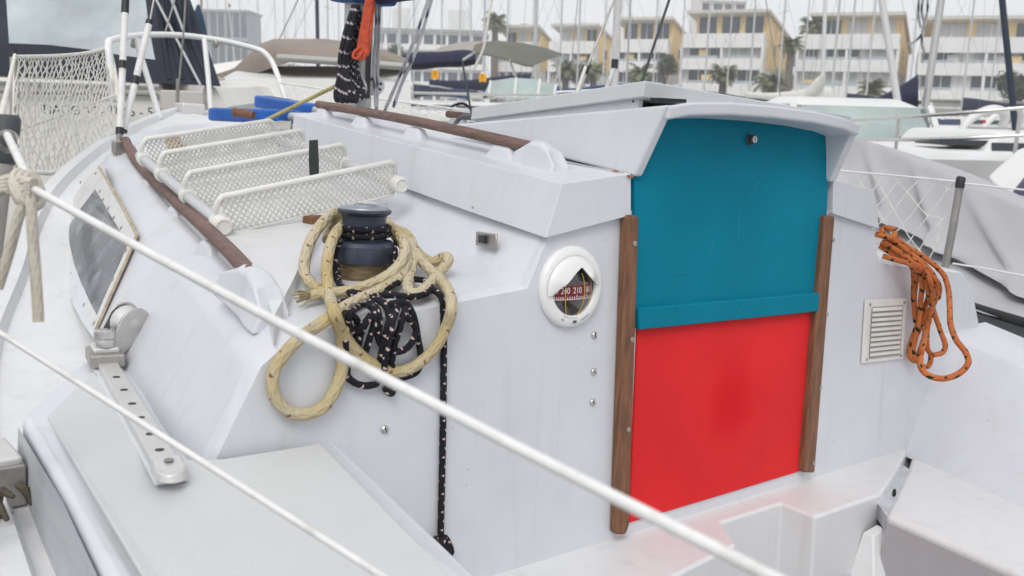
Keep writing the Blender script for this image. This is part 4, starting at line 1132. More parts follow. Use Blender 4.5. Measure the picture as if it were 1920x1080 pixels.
# ---- orange rope on the starboard ledge
ORG = rope_mat('orange_rope', (.60, .19, .055), (.035, .035, .012), .0062, (1.5, 1.0), .36, base2=(.50, .145, .05))
KO = lambda lst: zz(lst, 1560, 400, .2963)
def orr(z): return pts(KO([(x, y, ('d' if v > .5 else 'b'), v) for x, y, v in z]))
dE = 2.05
os_ = [
    orr([(275, 132, 2.06), (330, 145, 2.05), (385, 150, 2.05), (395, 112, 2.06), (350, 92, 2.07), (318, 108, 2.07), (330, 140, 2.05)]),
    orr([(310, 180, 2.09), (400, 230, 2.08), (470, 280, 2.06), (520, 335, 2.04), (532, 420, .030), (520, 520, .02), (523, 620, .016), (530, 690, .014)]),
    orr([(300, 205, 2.10), (380, 255, 2.09), (470, 300, 2.08), (560, 345, 2.06), (598, 430, .06), (612, 520, .055), (650, 640, .055), (688, 750, .06), (716, 830, .07), (700, 880, .07), (640, 897, .06)]),
    orr([(320, 270, 2.06), (420, 300, 2.05), (500, 330, 2.04), (517, 420, .022), (515, 540, .014), (530, 640, .013)]),
    orr([(360, 150, 2.10), (470, 235, 2.10), (580, 320, 2.09), (645, 400, .09), (664, 480, .08), (650, 560, .06), (600, 640, .04), (560, 720, .028), (520, 800, .022), (492, 880, .018), (502, 922, .018), (532, 930, .02), (560, 860, .03), (590, 760, .04), (610, 680, .05)]),
    orr([(330, 165, 2.11), (440, 225, 2.11), (560, 310, 2.08), (620, 400, .075), (625, 480, .06), (600, 560, .03), (570, 640, .024), (528, 740, .016), (500, 820, .014), (486, 890, .014)]),
    orr([(340, 230, 2.10), (470, 275, 2.09), (570, 325, 2.07), (620, 420, .085), (640, 520, .07), (622, 640, .05), (602, 740, .04), (603, 850, .035), (626, 900, .035), (615, 960, .035), (580, 972, .035), (558, 930, .03), (575, 840, .04), (590, 760, .05)]),
    orr([(395, 150, 2.12), (480, 215, 2.12), (570, 270, 2.12), (660, 340, 2.11), (712, 400, 2.08), (738, 490, 2.02), (745, 600, 1.95), (750, 700, 1.89), (785, 800, 1.84), (845, 880, 1.82), (862, 945, 1.80), (810, 1010, 1.78), (710, 1045, 1.77), (620, 1030, 1.77), (565, 980, 1.78), (560, 900, 1.80), (580, 820, 1.82), (590, 740, .05)]),
    orr([(540, 340, 2.05), (570, 440, .05), (560, 560, .035), (555, 660, .03), (535, 760, .026), (515, 850, .024), (520, 910, .024), (548, 920, .03), (570, 840, .04)]),
    orr([(560, 340, 2.06), (600, 400, .06), (655, 420, .08), (680, 470, .07), (670, 540, .06)]),
]
rope('coiled_rope', os_, .0060, ORG, 'orange and black rope hanked over the starboard ledge beside the ventilation grille', n=9)

# ---- white lashing round the near stanchion, with two tails
lash = []
LW = rope_mat('lashing_rope', (.62, .585, .50), (.50, .46, .40), .0060, (.6, 2.0), .4, base2=(.55, .50, .41))
for k in range(4):
    yy = 338 + 7 * k
    lash.append([sd(-20, yy + 12 - 2 * k, .90), sd(15, yy - 2, .885), sd(42, yy + 2 + (k % 2) * 4, .87), sd(64, yy + 6, .86)])
for k in range(3):
    c_ = sd(40 + 11 * k, 352 + 3 * k, .872)
    lash.append([c_ + Vector((cos(a) * .006, sin(a) * .010, sin(a) * .013)) for a in [2 * pi * j / 8 for j in range(9)]])
lash.append([sd(50, 362, .865), sd(34, 410, .868), sd(18, 470, .872), sd(-4, 540, .876)])
lash.append([sd(58, 362, .862), sd(60, 420, .862), sd(66, 500, .862), sd(71, 575, .862), sd(72, 604, .862)])
rope('lashing', lash, .0050, LW, 'off white rope lashed round the stanchion with two hanging tails')

# ---- halyards hanked at the mast
HAL = rope_mat('black_white_halyard', (.030, .030, .038), (.42, .38, .40), .0062, (1.9, 1.0), .36)
hs = []
rnd = random.Random(3)
for k in range(9):
    x0 = 655 + 2.5 * (k % 5); dx = rnd.uniform(-5, 5)
    hs.append([sd(x0 + 8, 10, 2.72 - .01 * k), sd(x0 - 6 + dx, 70, 2.70 - .008 * k), sd(x0 - 14 + dx, 130, 2.68), sd(638 + 5 * k + dx * .4 - 8, 176 + 2 * (k % 3), 2.67), sd(640 + 4 * k - 5, 190 - 5 * (k % 2), 2.68), sd(650 + 4 * k, 172, 2.70), sd(x0 + 4 + dx, 110, 2.71), sd(x0 + 10, 20, 2.73)])
rope('hanked_halyard', hs, .0062, HAL, 'black and white halyards hanked in long loops on the mast', n=7, sm=6)
ORH = mat('red_orange_cord', (.55, .085, .035), .8, var=.3, vscale=60)
hs = []
for k in range(6):
    x0 = 681 + 2.6 * k
    hs.append([sd(x0 + 6, 0, 2.66), sd(x0 - 3, 50, 2.655), sd(x0 - 10 + k, 92, 2.65), sd(x0 - 8, 112 - (k % 3) * 4, 2.65), sd(x0 - 3, 96, 2.655), sd(x0 + 2, 50, 2.66), sd(x0 + 8, 4, 2.665)])
hs.append([sd(676, 88, 2.645), sd(664, 98, 2.64), sd(663, 108, 2.64), sd(672, 108, 2.64), sd(680, 96, 2.645)])
rope('orange_rope', hs, .0042, ORH, 'bright orange red cord hanked beside the black halyards on the mast', n=6)
GRF = rope_mat('grey_fleck_rope', (.52, .52, .54), (.10, .10, .14), .0075, (.5, 1.0), .35)
rope('halyard', [[sd(806, -10, 3.1), sd(775, 80, 3.05), sd(742, 160, 3.0), sd(722, 206, 2.95)], [sd(812, -10, 3.12), sd(784, 85, 3.08), sd(752, 160, 3.0), sd(738, 200, 2.95)]], .0055, GRF, 'grey flecked double line running from the mast foot up to the right', sm=4)
rope('halyard', [[sd(706, -10, 2.74), sd(705, 60, 2.74), sd(701, 130, 2.74), sd(705, 200, 2.75)], [sd(712, -10, 2.76), sd(709, 100, 2.76), sd(706, 205, 2.76)]], .0052, GRF, 'grey flecked halyard running down the right edge of the mast', sm=4)
YR = rope_mat('yellow_line', (.50, .45, .20), (.4, .33, .1), .006, (.5, 1.0), .3)
rope('slack_line', [[sd(462, 246, 3.0), sd(475, 237, 2.98), sd(550, 200, 2.9), sd(632, 160, 2.8), sd(640, 155, 2.79)]], .0058, YR, 'pale yellow line stretched from the foredeck up to the mast', sm=4)

# ---- boarding ladder lying on the cabin top
la, lb = sx(414, 421, -.812), sx(262, 292, -.742)
ra, rb = sx(746, 345, -.432), sx(500, 252, -.368)
ladder = thing('boarding_ladder', 'white folding boarding ladder with latticed treads lying on the cabin top', 'ladder', la, True)
TUBEG = mat('ladder_tube', (.60, .61, .615), .4, .3, var=.06, vscale=20)
for a, b_ in ((la, lb), (ra, rb)):
    m = MB(); m.tube([a, b_], .0105, 16); m.build('side_tube', TUBEG, ladder, smooth=60)
    d_ = (a - b_).normalized()
    m = MB(); m.lathe([(.0125, -.012), (.0165, -.011), (.0168, .012), (.0155, .0165), (.0120, .0185), (.0115, .0165), (.004, .0165)], a, d_, 24); m.build('end_cap', CREAMP, ladder, smooth=40)
upv = Vector((0, 0, 1))
treads = [(.018, (400, 384), (726, 312), (432, 441), (742, 366)), (.34, (345, 345), (632, 284), None, None), (.66, (308, 310), (562, 263), None, None), (.93, (276, 284), (508, 247), None, None)]
for t, tl, tr, bl, br in treads:
    a, b_ = la.lerp(lb, t), ra.lerp(rb, t)
    dx_ = (b_ - a); W0 = dx_.length; dxn = dx_.normalized()
    # the tread's top bar follows where it is seen above the tubes
    hgt = .046; low = .022
    tilt = (la - lb).normalized() * .010
    T0, T1 = a + dxn * -.004 + upv * hgt + tilt, b_ - dxn * .014 + upv * hgt + tilt
    Bo0, Bo1 = a + dxn * .022 - upv * low, b_ - dxn * .004 - upv * low
    m = MB(); m.tube([a + dxn * -.008 + upv * .020, T0 + upv * -.006, T0 + dxn * .006, T1 - dxn * .006, T1 + upv * -.006 + dxn * .006, b_ + upv * .02], .0055, 8)
    tread = m.build('tread', CREAMP, ladder, smooth=60)
    m = MB(); m.tube([a + dxn * .012 - upv * .012, Bo0, Bo1, b_ - upv * .012], .0032, 6); m.build('lower_edge', CREAMP, tread, smooth=60)
    for q_ in (a, b_):
        ad = (la - lb).normalized() if q_ is a else (ra - rb).normalized()
        m = MB(); m.lathe([(.0108, -.012), (.0150, -.011), (.0152, .011), (.0108, .012)], q_, ad, 20, False, False); m.build('clamp', CREAMP, tread, smooth=40)
    m = MB()
    nu = 30; nv = 5
    def tp_(u, v): return T0.lerp(T1, u).lerp(Bo0.lerp(Bo1, u), v)
    thick = (la - lb).normalized() * .004
    for fam in (1, -1):
        for k in range(-nv, nu + 1):
            # a lattice bar runs over nv cells across and the full height
            u0_, u1_ = (k / nu, (k + nv) / nu) if fam > 0 else ((k + nv) / nu, k / nu)
            v0_, v1_ = 0.0, 1.0
            def clip(u0, v0, u1, v1):
                if u0 > u1: r_ = clip(u1, v1, u0, v0); return r_
                if u1 <= .01 or u0 >= .99: return None
                if u0 < 0: v0 = v0 + (v1 - v0) * (0 - u0) / (u1 - u0); u0 = 0
                if u1 > 1: v1 = v0 + (v1 - v0) * (1 - u0) / (u1 - u0); u1 = 1
                return u0, v0, u1, v1
            c = clip(u0_, v0_, u1_, v1_)
            if not c: continue
            p, q_ = tp_(c[0], c[1]), tp_(c[2], c[3])
            dd = (q_ - p)
            if dd.length < .004: continue
            pn = dd.normalized().cross(thick.normalized()) * .0012
            m.hexa([p - pn - thick * .5, p + pn - thick * .5, p + pn + thick * .5, p - pn + thick * .5], [q_ - pn - thick * .5, q_ + pn - thick * .5, q_ + pn + thick * .5, q_ - pn + thick * .5])
    lo = m.build('lattice', mat('lattice_cream', (.66, .645, .60), .5, var=.08, vscale=30), tread, smooth=0, fix=False)
    lo['kind'] = 'stuff'
m = MB()
sp_ = [sx(x, y, -.55) for x, y in ((580, 263), (596, 262), (598, 300), (598, 336), (581, 336), (579, 300))]
m.prism(sp_, (.001, .003, 0))
tag(m.build('webbing_strap', mat('dark_webbing', (.014, .026, .024), .8, var=.2, vscale=60, bump=.5, bscale=150), None, base=(0, 0, 0)), 'short dark strap standing upright between the ladder treads', 'strap').matrix_world = BOAT_M
m = MB()
ch = sx(592, 412, -.63)
m.box(ch + Vector((.01, .02, -.004)), (.045, .025, .018), Matrix.Rotation(.3, 3, 'Z'))
tag(m.build('wooden_chock', WOOD, None, bevel=.003, base=(0, 0, 0)), 'small brown wooden chock under the ladder behind the winch', 'chock').matrix_world = BOAT_M

# ---- gear on the foredeck
BLUEP = mat('blue_plastic', (.008, .10, .42), .4, var=.25, vscale=12)
def paddle(px0, px1, dep0, dep1, wid, label):
    p, q_ = sd(*px0, dep0), sd(*px1, dep1)
    t = thing('paddle', label, 'paddle', p, True, 'blue paddles on the foredeck')
    d_ = (q_ - p).normalized(); n2 = d_.cross(upv).normalized()
    Lb = (q_ - p).length
    ring = []
    for k in range(9):
        a = -pi / 2 + pi * k / 8; ring.append(p + d_ * (wid * .5 * (1 - cos(a))) - n2 * (wid * .5 * sin(a)))
    ring += [q_ + n2 * -wid * .42, q_ + n2 * wid * .42]
    m = MB(); m.hexa([r_ - upv * .022 for r_ in ring], [r_ + upv * .022 for r_ in ring])
    bl = m.build('blade', BLUEP, t, bevel=.010, seg=3)
    m = MB(); m.prism([p + d_ * .03 - n2 * wid * .3 + upv * .0225, p + d_ * Lb * .5 - n2 * wid * .22 + upv * .0225, p + d_ * Lb * .5 + n2 * wid * .05 + upv * .0225, p + d_ * .03 + n2 * wid * .05 + upv * .0225], upv * .001); m.build('blade_rib', mat('blue_dark', (.004, .05, .25), .5), bl)
    m = MB(); m.tube([q_ - d_ * .02, q_ + d_ * .45], .014, 12); m.build('shaft', ALU, t, smooth=60)
    return t
paddle((404, 215), (545, 219), 3.25, 3.05, .13, 'blue plastic paddle lying nearest on the foredeck, rounded blade to the left')
paddle((488, 190), (590, 207), 3.45, 3.25, .10, 'blue plastic paddle lying behind the other one on the foredeck')
m = MB()
b0 = [sd(474, 236, 2.95), sd(545, 238, 2.8), sd(547, 224, 2.95), sd(486, 222, 3.15)]
m.hexa([p - upv * .03 for p in b0], [p - upv * .004 for p in b0])
tag(m.build('weathered_board', mat('weathered_board', (.42, .41, .37), .8, var=.25, vscale=20, stretch=(1, 6, 1), bump=.4), None, bevel=.004, base=(0, 0, 0)), 'grey weathered board lying under the yellow line on the foredeck', 'board').matrix_world = BOAT_M
t = thing('belaying_pin', 'short brown turned pin beside the blue paddle on the foredeck', 'belaying pin', sd(438, 212, 3.0), True)
m = MB(); m.tube([sd(436, 212, 3.0), sd(440, 211, 3.0), sd(455, 212, 2.99), sd(458, 212, 2.99), sd(475, 216, 2.98)], [.012, .016, .012, .016, .012], 12); m.build('grip', WOOD, t, smooth=60)
t = thing('boat_pole', 'white pole with a cork end lying on the cabin top behind the ladder', 'pole', sy(330, 268, 1.28), True)
m = MB(); m.tube(catmull([sy(326, 268, 1.28), sy(360, 259, 1.33), sy(420, 250, 1.42), sy(500, 243, 1.52)], 4), .0165, 14); m.build('shaft', WHITEP, t, smooth=60)
m = MB(); m.tube([sy(322, 269, 1.275), sy(338, 265, 1.30)], .0175, 14); m.build('cork_end', mat('cork', (.40, .27, .14), .9, var=.4, vscale=80), t, smooth=60)

# ================================================================== marina: water, quay, buildings, other boats
R0 = Vector((cos(YAW), -sin(YAW), 0)); D0 = Vector((sin(YAW), cos(YAW), 0)); UP = Vector((0, 0, 1))
def hz(px): return 200 + (px - 960) * .0274
def at_h(px, depth, z):
    """world point straight above pixel column px at that depth and height z"""
    p = wd(px, hz(px), depth); p.z = z; return p
WATER = mat('harbour_water', (.045, .055, .058), .12, bump=.35, bscale=2.2, var=.2, vscale=.5)
m = MB(); m.poly([CAM * 0 + R0 * a + D0 * b_ for a, b_ in ((-900, -60), (900, -60), (900, 1500), (-900, 1500))])
w_ = m.build('water', WATER, None, smooth=0); tag(w_, kind='structure')
QUAY = mat('quay_concrete', (.36, .34, .31), .9, var=.2, vscale=.6, bump=.3, bscale=4)
m = MB()
qa = [at_h(-700, 150, 0), at_h(700, 118, 0), at_h(1000, 84, 0), at_h(2700, 74, 0)]
qb = [p + D0 * 700 for p in qa]
m.hexa([Vector((p.x, p.y, -1)) for p in qa + qb[::-1]], [Vector((p.x, p.y, 1.05)) for p in qa + qb[::-1]])
tag(m.build('quay', QUAY, None, smooth=0), kind='structure')

# ---- buildings
BWHITE = mat('render_white', (.80, .80, .79), .85, var=.05, vscale=.5, dirt=(.5, .48, .45), dscale=.7, damt=.3)
BYEL = mat('render_yellow', (.88, .66, .34), .85, var=.06, vscale=.5)
BROOF = mat('roof_beige', (.62, .60, .54), .85)
BGLASS = mat('window_glass', (.075, .095, .12), .2, var=.5, vscale=.35)
BBLIND = mat('window_blind', (.55, .56, .56), .8, var=.06, vscale=1)
BRAIL = mat('balcony_rail', (.42, .46, .50), .5)
def building(name, xl, xr, xs, depth, label, hts=(2.7, 5.2, 7.75, 9.75), phi=20, rows=(( .05, .45), (.52, .93)), pent=(.10, 1.0), seed=0, group='white terraced houses with yellow tops along the quay'):
    rnd = random.Random(seed)
    ph = radians(phi)
    f = R0 * cos(ph) - D0 * sin(ph); g = D0 * cos(ph) + R0 * sin(ph)
    R_ = at_h(xr, depth, 1.05)
    W = (xr - xl) / FPX * depth / cos(ph) * 1.02
    # length of the flank from where its far end is seen
    Ls = 6.0
    for _ in range(60):
        q = R_ + g * Ls; v = q - CAM
        px = 960 + FPX * v.dot(_r) / v.dot(_d)
        Ls *= 1.05 if px < xs else .96
    Ls = max(5.0, min(Ls, 26.0))
    O = R_ - f * W
    t = thing(name, label, 'house', O, group=group)
    P = lambda a, b_, z: O + f * a + g * b_ + UP * z
    def bx(nm, a0, a1, b0, b1, z0, z1, mt, parent=t, z2=None):
        m = MB()
        m.hexa([P(a0, b0, z0), P(a1, b0, z0), P(a1, b1, z0), P(a0, b1, z0)], [P(a0, b0, z1), P(a1, b0, z1), P(a1, b1, z1 if z2 is None else z2), P(a0, b1, z1 if z2 is None else z2)])
        return m.build(nm, mt, parent, smooth=0)
    h1, h2, h3, h4 = hts
    bx('wall', 0, W, 0, Ls, 0, h3 - .1, BWHITE)
    # yellow upper flank and set-back top storey under a roof that falls to the back
    m = MB()
    m.hexa([P(W + .02, .9, h2 - .6), P(W + .05, .9, h2 - .6), P(W + .05, Ls, h2 - .6), P(W + .02, Ls, h2 - .6)], [P(W + .02, .9, h4 - .1), P(W + .05, .9, h4 - .1), P(W + .05, Ls, h4 - 2.0), P(W + .02, Ls, h4 - 2.0)])
    m.build('flank_wall', BYEL, t, smooth=0)
    bx('top_storey', W * pent[0], W * pent[1] - .02, 1.2, Ls * .98, h3 - .1, h4 - .15, BYEL, z2=h4 - 2.05)
    m = MB()
    m.hexa([P(W * pent[0] - .6, -.4, h4 - .15), P(W + .35, -.4, h4 - .15), P(W + .35, Ls + .2, h4 - 2.1), P(W * pent[0] - .6, Ls + .2, h4 - 2.1)], [P(W * pent[0] - .6, -.4, h4 + .15), P(W + .35, -.4, h4 + .15), P(W + .35, Ls + .2, h4 - 1.8), P(W * pent[0] - .6, Ls + .2, h4 - 1.8)])
    m.build('roof', BROOF, t, smooth=0)
    for k in range(3):
        a0 = W * (pent[0] + .04 + k * (pent[1] - pent[0]) / 3.1); a1 = a0 + W * (pent[1] - pent[0]) * .24
        wnd = bx('window', a0, a1, 1.1, 1.25, h3 + .1, h4 - .45, BGLASS if rnd.random() < .7 else BBLIND)
        bx('frame', a0 + (a1 - a0) * .48, a0 + (a1 - a0) * .52, 1.04, 1.12, h3 + .1, h4 - .45, BWHITE, wnd)
    # projecting parapets between the storeys
    for z0, z1 in ((h1 - .85, h1 + .38), (h2 - .78, h2 + .32), (h3 - 1.25, h3 + .12)):
        bx('parapet', -.05, W + .04, -.9, .02, z0, z1, BWHITE)
    for a in (0, W * .5, W):
        bx('fin', a - .12, a + .12, -.85, .02, 0, h3 - .9, BWHITE)
    for z0, z1 in ((h1 + .38, h2 - .78), (h2 + .32, h3 - 1.25), (.3, h1 - .85)):
        for u0, u1 in rows:
            kind = rnd.random()
            wnd = bx('window', W * u0 + .15, W * u1, -.06, .03, z0 + .02, z1 - .02, BGLASS if kind < .72 else BBLIND)
            n = 3
            for k in range(1, n):
                a = W * u0 + .15 + (W * (u1 - u0) - .15) * k / n
                bx('mullion', a - .05, a + .05, -.11, -.05, z0 + .02, z1 - .02, BWHITE, wnd)
            bx('railing', W * u0 + .15, W * u1, -.80, -.76, z0, z0 + .28, BRAIL, wnd)
    for k in range(3):
        a0 = W * rnd.uniform(.08, .75)
        zf = rnd.choice((h1 + .38, h2 + .32))
        bx('balcony_screen', a0, a0 + rnd.uniform(.5, 1.3), -.5, -.42, zf, zf + rnd.uniform(.5, .95), rnd.choice((BBLIND, BYEL, BRAIL)))
    bx('rooftop_unit', W * rnd.uniform(.2, .4), W * rnd.uniform(.5, .6), Ls * .4, Ls * .6, h4 - 1.2, h4 + .5, BBLIND)
    for zc, b0 in ((h2 + .9, Ls * .35), (h1 + 1.1, Ls * .6), (h2 + 1.0, Ls * .75)):
        bx('window', W - .02, W + .09, b0, b0 + 1.0, zc, zc + 1.0, BGLASS)
    return t
building('terraced_house', 932, 1004, 1032, 112, 'white house just above the olive bimini, leftmost of the row', seed=1, phi=24, rows=((.06, .40), (.50, .94)))
building('terraced_house', 1034, 1112, 1152, 108, 'white house with two window rows, second of the row from the left', seed=2, phi=24)
building('terraced_house', 1152, 1248, 1290, 100, 'white house with a deep yellow flank behind the black shroud wires', seed=3, phi=22, rows=((.05, .46), (.51, .95)), hts=(2.6, 5.1, 7.6, 9.9))
building('terraced_house', 1290, 1424, 1470, 93, 'white house with a wide yellow flank, left of the two tall palms', seed=4, phi=26, rows=((.06, .46), (.54, .94)), hts=(2.8, 5.3, 7.9, 10.2))
building('terraced_house', 1512, 1672, 1722, 88, 'white house with a yellow top, right of the two tall palms', seed=5, phi=24, rows=((.05, .20), (.28, .62), (.66, .93)), pent=(.16, 1.0))
building('terraced_house', 1752, 1962, 2060, 84, 'broad white house with a yellow top at the right edge', seed=6, phi=22, rows=((.02, .26), (.40, .70), (.74, .97)), pent=(.08, 1.0), hts=(2.5, 5.0, 7.5, 9.4))
def block(name, xl, xr, depth, h, floors, label, mt, cols=7, roofm=None):
    O = at_h(xl, depth, 1.05); W = (xr - xl) / FPX * depth
    t = thing(name, label, 'building', O)
    P = lambda a, b_, z: O + R0 * a + D0 * b_ + UP * z
    def bx(nm, a0, a1, b0, b1, z0, z1, mt2, par=t):
        m = MB(); m.hexa([P(a0, b0, z0), P(a1, b0, z0), P(a1, b1, z0), P(a0, b1, z0)], [P(a0, b0, z1), P(a1, b0, z1), P(a1, b1, z1), P(a0, b1, z1)]); return m.build(nm, mt2, par, smooth=0)
    bx('wall', 0, W, 0, 12, 0, h, mt)
    bx('roof', -.4, W + .4, -.5, 12.4, h, h + .5, roofm or BROOF)
    fh = h / floors
    for i in range(floors):
        bx('parapet', -.1, W + .1, -1.0, .0, i * fh + .1, i * fh + 1.0, mt)
        for c in range(cols):
            a0 = W * (c + .12) / cols; a1 = W * (c + .88) / cols
            bx('window', a0, a1, -.08, .02, i * fh + 1.05, (i + 1) * fh - .35, BGLASS)
    return t
ROOFG = mat('roof_grey', (.33, .34, .34), .8)
b1 = block('apartment_block', 700, 905, 150, 11.5, 4, 'long pale apartment block behind the mast, chimneys on its grey roof', BWHITE, 9, ROOFG)
for px in (752, 855):
    m = MB(); c = at_h(px, 154, 14.2); m.box(c, (2.2, 2.2, 4.5)); m.build('chimney', BWHITE, b1, smooth=0)
block('tower_block', 1302, 1385, 190, 25, 8, 'tall pale tower block half hidden behind the house with a wide yellow flank', BWHITE, 4, BWHITE)
block('harbour_shed', 384, 468, 230, 21, 3, 'long grey shed in the haze beyond the pulpit', mat('shed_grey', (.33, .36, .40), .8), 6, ROOFG)
block('apartment_block', 1395, 1560, 150, 10, 3, 'low pale block seen between the two tall palms', BWHITE, 5, BWHITE)

# ---- palms and trees
LEAF = mat('palm_leaf', (.15, .17, .07), .6, var=.4, vscale=2)
LEAFD = mat('palm_dead_leaf', (.16, .125, .07), .8, var=.3, vscale=2)
TRUNK = mat('palm_trunk', (.15, .12, .09), .9, var=.3, vscale=4, bump=.6, bscale=12)
def palm(px, depth, h, crown, label, lean=0.0, thick=.28, seed=0):
    rnd = random.Random(seed)
    b = at_h(px, depth, 1.05)
    t = thing('palm_tree', label, 'palm tree', b, group='palms on the quay')
    top = b + UP * h + R0 * lean
    m = MB(); m.tube(catmull([b, b + UP * h * .5 + R0 * lean * .4, top], 6), [thick * (1.25 - .35 * k / 12) for k in range(13)], 9); m.build('trunk', TRUNK, t, smooth=60)
    def fronds(n, e0, e1, ln, mt, nm):
        m = MB()
        for k in range(n):
            az = 2 * pi * k / n + rnd.uniform(-.25, .25); el = rnd.uniform(e0, e1); L_ = ln * rnd.uniform(.8, 1.15)
            hd = Vector((cos(az), sin(az), 0)); sdv = Vector((-sin(az), cos(az), 0))
            p = top.copy(); prev = None; seg = 9
            for i in range(seg + 1):
                tt = i / seg
                a = el - tt * tt * 1.5
                if i: p = p + (hd * cos(a) + UP * sin(a)) * (L_ / seg)
                if i:
                    lw = ln * .30 * (1 - .75 * abs(tt - .4)) * (.35 if i == seg else 1)
                    for sgn in (-1, 1):
                        tip = p + sdv * sgn * lw + (hd * .35 - UP * .55) * lw * .8
                        m.poly([prev, p, tip]) if rnd.random() < .9 else None
                        tip2 = prev.lerp(p, .5) + sdv * sgn * lw * .9 + (hd * .2 - UP * .35) * lw
                        m.poly([prev, prev.lerp(p, .55), tip2])
                prev = p.copy()
        m.build(nm, mt, t, smooth=0, fix=False)
    fronds(44, -.35, 1.35, crown * 1.25, LEAF, 'crown')
    fronds(16, -1.35, -.5, crown * .8, LEAFD, 'dead_fronds')
    return t
palm(1352, 78, 3.3, 1.25, 'short bushy palm in front of the house with a wide yellow flank', seed=1, thick=.32)
palm(1440, 74, 2.7, 1.4, 'short bushy palm at the foot of the two tall palms', seed=2, thick=.35)
palm(1473, 88, 6.6, 1.2, 'shorter of the two tall palms between the houses', seed=3, thick=.34)
palm(1508, 92, 8.5, 1.35, 'tallest palm, right of its shorter twin', seed=4, thick=.36)
palm(1632, 72, 2.2, 1.3, 'short bushy palm behind the white mast on the right', seed=5)
palm(1110, 82, 3.6, 1.15, 'short palm between the black shroud wires', seed=6)
palm(1197, 80, 3.4, 1.2, 'short palm left of the round dark bush', seed=7)
palm(925, 112, 10.0, 1.5, 'tall palm at the left end of the row of houses', seed=8, thick=.4)
palm(1058, 84, 3.6, 1.2, 'short palm beside the olive bimini', seed=9)
BUSH = mat('bush_leaf', (.050, .068, .030), .7, var=.5, vscale=1.5)
def bush(px, depth, r, zc, label, name='round_tree', n=1500, group='trees on the quay'):
    rnd = random.Random(px)
    b = at_h(px, depth, 1.05)
    t = thing(name, label, 'tree', b, group=group)
    c = b + UP * zc
    m = MB(); m.tube([b, b + UP * zc * .6, c], [.16, .12, .06], 7)
    for k in range(5):
        a = 2 * pi * k / 5; m.tube([b + UP * zc * .55, c + Vector((cos(a), sin(a), .3)) * r * .6], [.07, .03], 5)
    m.build('trunk', TRUNK, t, smooth=60)
    lob = [(c + Vector((rnd.uniform(-.5, .5), rnd.uniform(-.5, .5), rnd.uniform(-.3, .4))) * r, r * rnd.uniform(.45, .7)) for _ in range(9)]
    m = MB()
    for k in range(n):
        o_, rr = lob[k % 9]
        d_ = Vector((rnd.gauss(0, 1), rnd.gauss(0, 1), rnd.gauss(0, 1))).normalized()
        p = o_ + d_ * rr * rnd.uniform(.6, 1.05)
        e1 = d_.orthogonal().normalized(); e1.rotate(Matrix.Rotation(rnd.uniform(0, 6.3), 3, d_)); e2 = d_.cross(e1) + d_ * rnd.uniform(-.6, .6)
        s_ = r * .085 * rnd.uniform(.6, 1.3)
        m.poly([p - e1 * s_, p + e2 * s_ * .7, p + e1 * s_, p - e2 * s_ * .7])
    m.build('crown', BUSH, t, smooth=0, fix=False)
bush(1243, 84, 1.15, 4.4, 'round dark bush right of the short palm by the black wire')
bush(742, 120, 1.4, 6.6, 'small round tree in front of the long apartment block')
bush(1085, 90, 1.5, 3.6, 'low clipped bush beneath the second house of the row')
bush(1905, 70, 1.5, 2.8, 'dark bush at the right edge behind the navy pole')
bush(492, 260, 7, 5, 'hazy round tree left of the taupe boat cover', n=900)
bush(545, 270, 6.5, 5, 'hazy round tree rising above the taupe boat cover', n=900)
for k, (xa, xb, dp) in enumerate(((1020, 1075, 80), (1480, 1700, 66), (1180, 1420, 70), (1740, 1920, 60))):
    a, b_ = at_h(xa, dp, 1.05), at_h(xb, dp, 1.05)
    m = MB(); hh = 1.0 + .15 * k
    m.hexa([a, b_, b_ + D0 * .4, a + D0 * .4], [p + UP * hh for p in (a, b_, b_ + D0 * .4, a + D0 * .4)])
    m.hexa([p + UP * hh for p in (a - D0 * .1, b_ - D0 * .1, b_ + D0 * .5, a + D0 * .5)], [p + UP * (hh + .1) for p in (a - D0 * .1, b_ - D0 * .1, b_ + D0 * .5, a + D0 * .5)])
    tag(m.build('quay_wall', QUAY, None, smooth=0, base=(0, 0, 0)), ['low concrete quay wall right of the olive bimini', 'low concrete quay wall under the house right of the tall palms', 'low concrete quay wall under the house left of the tall palms', 'low concrete quay wall under the broad house at the right edge'][k], 'wall')

# ---- boats
HULLW = mat('hull_white', (.72, .72, .71), .35, var=.04, vscale=1.2)
HULLC = mat('hull_cream', (.80, .78, .73), .4, var=.05, vscale=2, dirt=(.58, .55, .38), dscale=2.5, damt=.35)
HULLB = mat('hull_navy', (.015, .02, .05), .3)
HULLG = mat('hull_green_black', (.012, .035, .032), .4)
DECKT = mat('deck_tan', (.50, .46, .40), .7, var=.1, vscale=2)
TINT = mat('tinted_window', (.03, .035, .045), .1)
AQUA = mat('aqua_glass', (.36, .43, .41), .1, var=.2, vscale=2)
TAUPE = mat('taupe_canvas', (.27, .225, .19), .85, var=.12, vscale=2, bump=.4, bscale=5)
TAUPEL = mat('pale_taupe_canvas', (.36, .33, .30), .85, var=.1, vscale=2)
OLIVE = mat('olive_canvas', (.135, .135, .105), .85, var=.12, vscale=2, bump=.3, bscale=4)
MASTW = mat('mast_white', (.58, .58, .57), .4, .2)
WIREM = mat('rig_wire', (.20, .21, .22), .5, .5)
